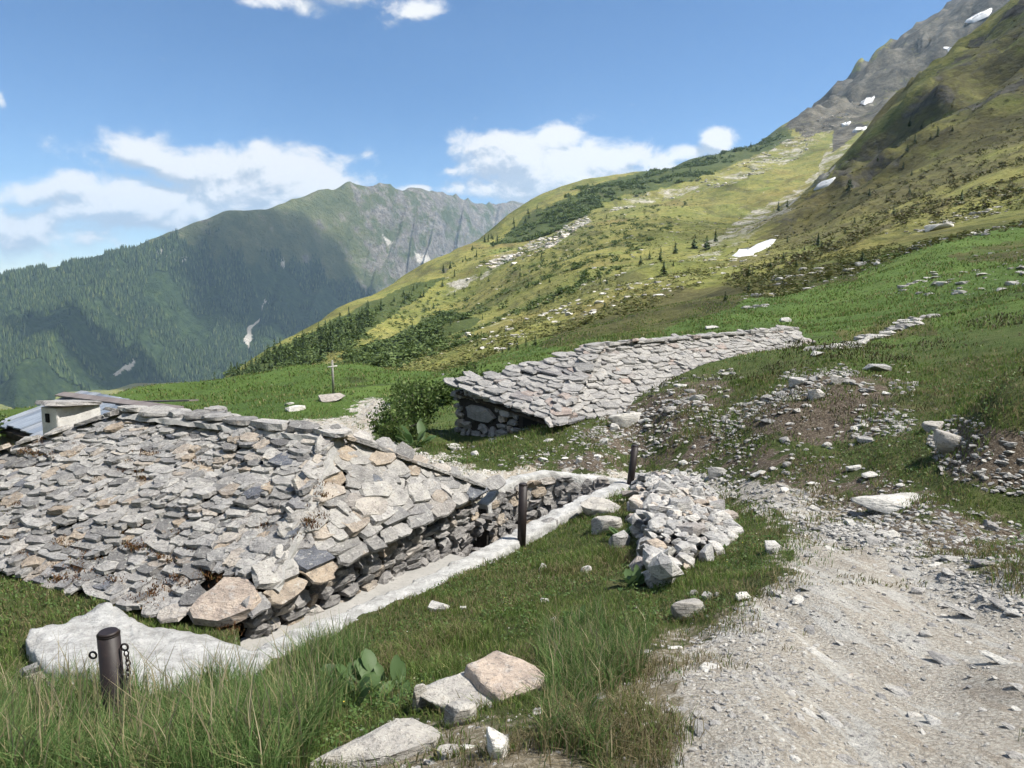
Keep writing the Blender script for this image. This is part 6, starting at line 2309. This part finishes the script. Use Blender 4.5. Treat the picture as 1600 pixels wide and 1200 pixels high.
def snow(poly, label, rmin):
    P_ = []
    cxp = np.mean([p[0] for p in poly])
    cyp = np.mean([p[1] for p in poly])
    ctr = hit(cxp, cyp, rmin)
    if ctr is None:
        return
    if rmin >= 600:
        poly = [(cxp + (a - cxp) * .78, cyp + (b - cyp) * .62) for a, b in poly]
    # ring of the outline and inner rings, all laid on the slope
    rings = []
    n = len(poly)
    for s in (1.0, .8, .5, .2):
        ring = []
        for i in range(n):
            for t_ in (0, .5):
                a, b = poly[i], poly[(i + 1) % n]
                qx = cxp + (a[0] + (b[0] - a[0]) * t_ - cxp) * s
                qy = cyp + (a[1] + (b[1] - a[1]) * t_ - cyp) * s
                qx += rg.uniform(-2.2, 2.2)
                qy += rg.uniform(-1.0, 1.0)
                h_ = hit(qx, qy, rmin)
                if h_ is None or abs(h_.length - ctr.length) > ctr.length * .35:
                    h_ = ctr.copy()
                ring.append(h_ + Vector((0, 0, -.5 if s == 1 else ctr.length * .0028)))
        rings.append(ring)
    m_ = len(rings[0])
    v = [p for r_ in rings for p in r_] + [ctr + Vector((0, 0, ctr.length * .003))]
    f = []
    for k in range(len(rings) - 1):
        for i in range(m_):
            f.append((k * m_ + i, k * m_ + (i + 1) % m_, (k + 1) * m_ + (i + 1) % m_, (k + 1) * m_ + i))
    for i in range(m_):
        f.append(((len(rings) - 1) * m_ + i, (len(rings) - 1) * m_ + (i + 1) % m_, len(v) - 1))
    o = solid('snow_patch', v, f, M_SNOW, None, label=label, cat='snow', group='old snow patches')
    for p in o.data.polygons:
        p.use_smooth = True


snow([(1141, 401), (1152, 392), (1158, 396), (1185, 384), (1215, 373), (1206, 384), (1180, 396), (1160, 402)], 'lowest snow patch curving below the dark crag', 100)
snow([(1267, 298), (1285, 286), (1308, 278), (1300, 288), (1280, 297)], 'thin snow streak in the gully above the lowest patch', 300)
snow([(1338, 166), (1352, 156), (1370, 147), (1366, 157), (1348, 166)], 'snow patch high beside the dark rock on the upper slope', 600)
snow([(1326, 208), (1338, 202), (1358, 196), (1352, 205), (1336, 209)], 'wider snow patch below the dark rock band', 600)
snow([(1312, 199), (1322, 193), (1332, 190), (1328, 196), (1318, 200)], 'small snow patch left of the wider one', 600)
snow([(1498, 44), (1512, 32), (1535, 18), (1557, 8), (1548, 24), (1524, 38)], 'highest and largest snow field near the summit', 700)
snow([(1470, 75), (1480, 82), (1508, 65), (1500, 78), (1478, 92)], 'hook-shaped snow patch below the highest snow field', 700)

# ---------------------------------------------------------------- forest on the far mountain
rn = np.random.default_rng(91)
n = 60000
th = np.radians(rn.uniform(-38, 3, n))
u = rn.uniform(.795, 1.0, n)
X, Y, Z, RS_ = MH(th, u)
fx, fy = project(X, Y, Z)
hn_ = fbm(th * 40, u * 40, 4, 51) - .5
bare_ = np.clip((rock_line(fx) + hn_ * .28 - m_frac(th, u)) / .10 + .5, 0, 1)
gap = fbm(X / 130, Y / 130, 4, 97)
sc_ = in_poly(fx, fy, [(370, 550), (388, 500), (403, 462), (416, 466), (405, 510), (390, 550)]) | in_poly(fx, fy, [(185, 590), (218, 555), (228, 566), (205, 595)])
keep = (bare_ < rn.random(n) * .8) & (gap < .60) & (gap > .26) & ~sc_
X, Y, Z = X[keep], Y[keep], Z[keep]
n = len(X)
h_ = rn.uniform(13, 26, n)
rad = h_ * rn.uniform(.16, .24, n)
a0 = rn.uniform(0, 6.28, n)
vv = []
for k in range(5):
    a = a0 + 2 * math.pi * k / 5
    vv.append(np.stack([X + np.cos(a) * rad, Y + np.sin(a) * rad, Z + h_ * (.08 + .1 * (k % 2))], -1))
vv.append(np.stack([X, Y, Z + h_], -1))
vv = np.stack(vv, 1).reshape(-1, 3)
i = (np.arange(n) * 6)[:, None]
tri = np.concatenate([i + np.array([k, (k + 1) % 5, 5]) for k in range(5)], 1).ravel()
M_FOREST = leaf_mat('distant_forest', [(0, (0.014, 0.026, 0.010)), (0.5, (0.030, 0.052, 0.017)), (0.85, (0.060, 0.088, 0.026)), (1, (0.10, 0.12, 0.045))], 0.1, 0.8)
link('mountain_forest', np_mesh('mountain_forest', vv, tri, np.full(n * 5, 3), smooth=False), M_FOREST, None, kind='stuff')
# ---------------------------------------------------------------- drifting clouds overhead (their shadows lie on the land)
def cloud_mat(CLOUD_OPACITY):
    m, t = new_mat('thin_cumulus')
    tc_ = t.n('ShaderNodeTexCoord')
    P = tc_.outputs['Object']
    ln_ = t.n('ShaderNodeVectorMath', operation='LENGTH')
    mp = t.n('ShaderNodeMapping')
    t.l(P, mp.inputs[0])
    mp.inputs['Scale'].default_value = (1, 1, 0)
    t.l(mp.outputs[0], ln_.inputs[0])
    edge_ = t.sstep(t.math('ADD', ln_.outputs['Value'], t.math('MULTIPLY', t.math('SUBTRACT', t.noise(mp.outputs[0], 4.0, 6, .6), .5), .6)), 1.0, .72)
    fac = t.math('MULTIPLY', edge_, CLOUD_OPACITY)
    tr = t.n('ShaderNodeBsdfTransparent')
    df = t.n('ShaderNodeBsdfTranslucent')
    df.inputs[0].default_value = (.92, .93, .95, 1)
    d2 = t.n('ShaderNodeBsdfDiffuse')
    d2.inputs[0].default_value = (.92, .93, .95, 1)
    ms_ = t.n('ShaderNodeMixShader')
    ms_.inputs[0].default_value = .5
    t.l(df.outputs[0], ms_.inputs[1])
    t.l(d2.outputs[0], ms_.inputs[2])
    mx_ = t.n('ShaderNodeMixShader')
    t.l(fac, mx_.inputs[0])
    t.l(tr.outputs[0], mx_.inputs[1])
    t.l(ms_.outputs[0], mx_.inputs[2])
    o = t.n('ShaderNodeOutputMaterial')
    t.l(mx_.outputs[0], o.inputs[0])
    return m


M_CLOUD = cloud_mat(0.21)
M_CLOUD3 = cloud_mat(0.25)
M_CLOUD2 = cloud_mat(0.5)


def cloud(gx, gy, gz_, rx, ry, alt, label, seed, rot=0, mat=None):
    """a flat-based cumulus whose shadow falls round the ground point"""
    k = (alt - gz_) / SUN.z
    c = Vector((gx, gy, gz_)) + SUN * k
    bm = bmesh.new()
    bmesh.ops.create_icosphere(bm, subdivisions=5, radius=1.0)
    co = np.array([v.co[:] for v in bm.verts])
    a = np.arctan2(co[:, 1], co[:, 0])
    q = 1 + (fbm(co[:, 0] * 1.6 + seed, co[:, 1] * 1.6 + co[:, 2], 4, seed) - .5) * .5
    co = co * q[:, None]
    co[:, 2] = np.where(co[:, 2] < 0, co[:, 2] * .25, co[:, 2] * (1 + (fbm(co[:, 0] * 4, co[:, 1] * 4, 3, seed + 3) - .5)))
    for v, p in zip(bm.verts, co):
        v.co = p
    o = bm_obj('cloud', bm, mat or M_CLOUD, None, label=label, cat='cloud', group='cumulus clouds overhead')
    for p in o.data.polygons:
        p.use_smooth = True
    o.location = c
    o.scale = (rx, ry, min(rx, ry) * .4)
    o.rotation_euler = (0, 0, rot)
    return o


cloud(30, 10, -2, 170, 95, 1150, 'cumulus cloud shading the huts and the meadow', 1, .15)
cloud(270, 330, 120, 150, 190, 1150, 'cumulus cloud shading the upper right spur', 2, -.3, M_CLOUD3)
cloud(-900, 3080, 0, 620, 430, 1750, 'large cumulus cloud shading the left face of the far mountain', 3, .3, M_CLOUD2)
cloud(-1300, 2250, -250, 420, 150, 1750, 'long cumulus cloud shading the lower forest', 4, .1, M_CLOUD2)

# ---------------------------------------------------------------- valley haze
m, t = new_mat('valley_haze')
pv = t.n('ShaderNodeVolumePrincipled', i_Density=0.00007, i_Anisotropy=0.2)
pv.inputs['Color'].default_value = (0.48, 0.72, 1.0, 1)
o = t.n('ShaderNodeOutputMaterial')
t.l(pv.outputs[0], o.inputs['Volume'])
zmin = min(float(gv[:, 2].min()), float(mz_.min())) - 5
zmax = max(float(gv[:, 2].max()), float(mz_.max())) + 30
hz_ = solid('haze', [Vector((a * 8000, b, c)) for c in (zmin, zmax) for a, b in ((-1, -3000), (1, -3000), (1, 9000), (-1, 9000))], BOXF, m, None, kind='stuff')
print('haze', zmin, zmax)
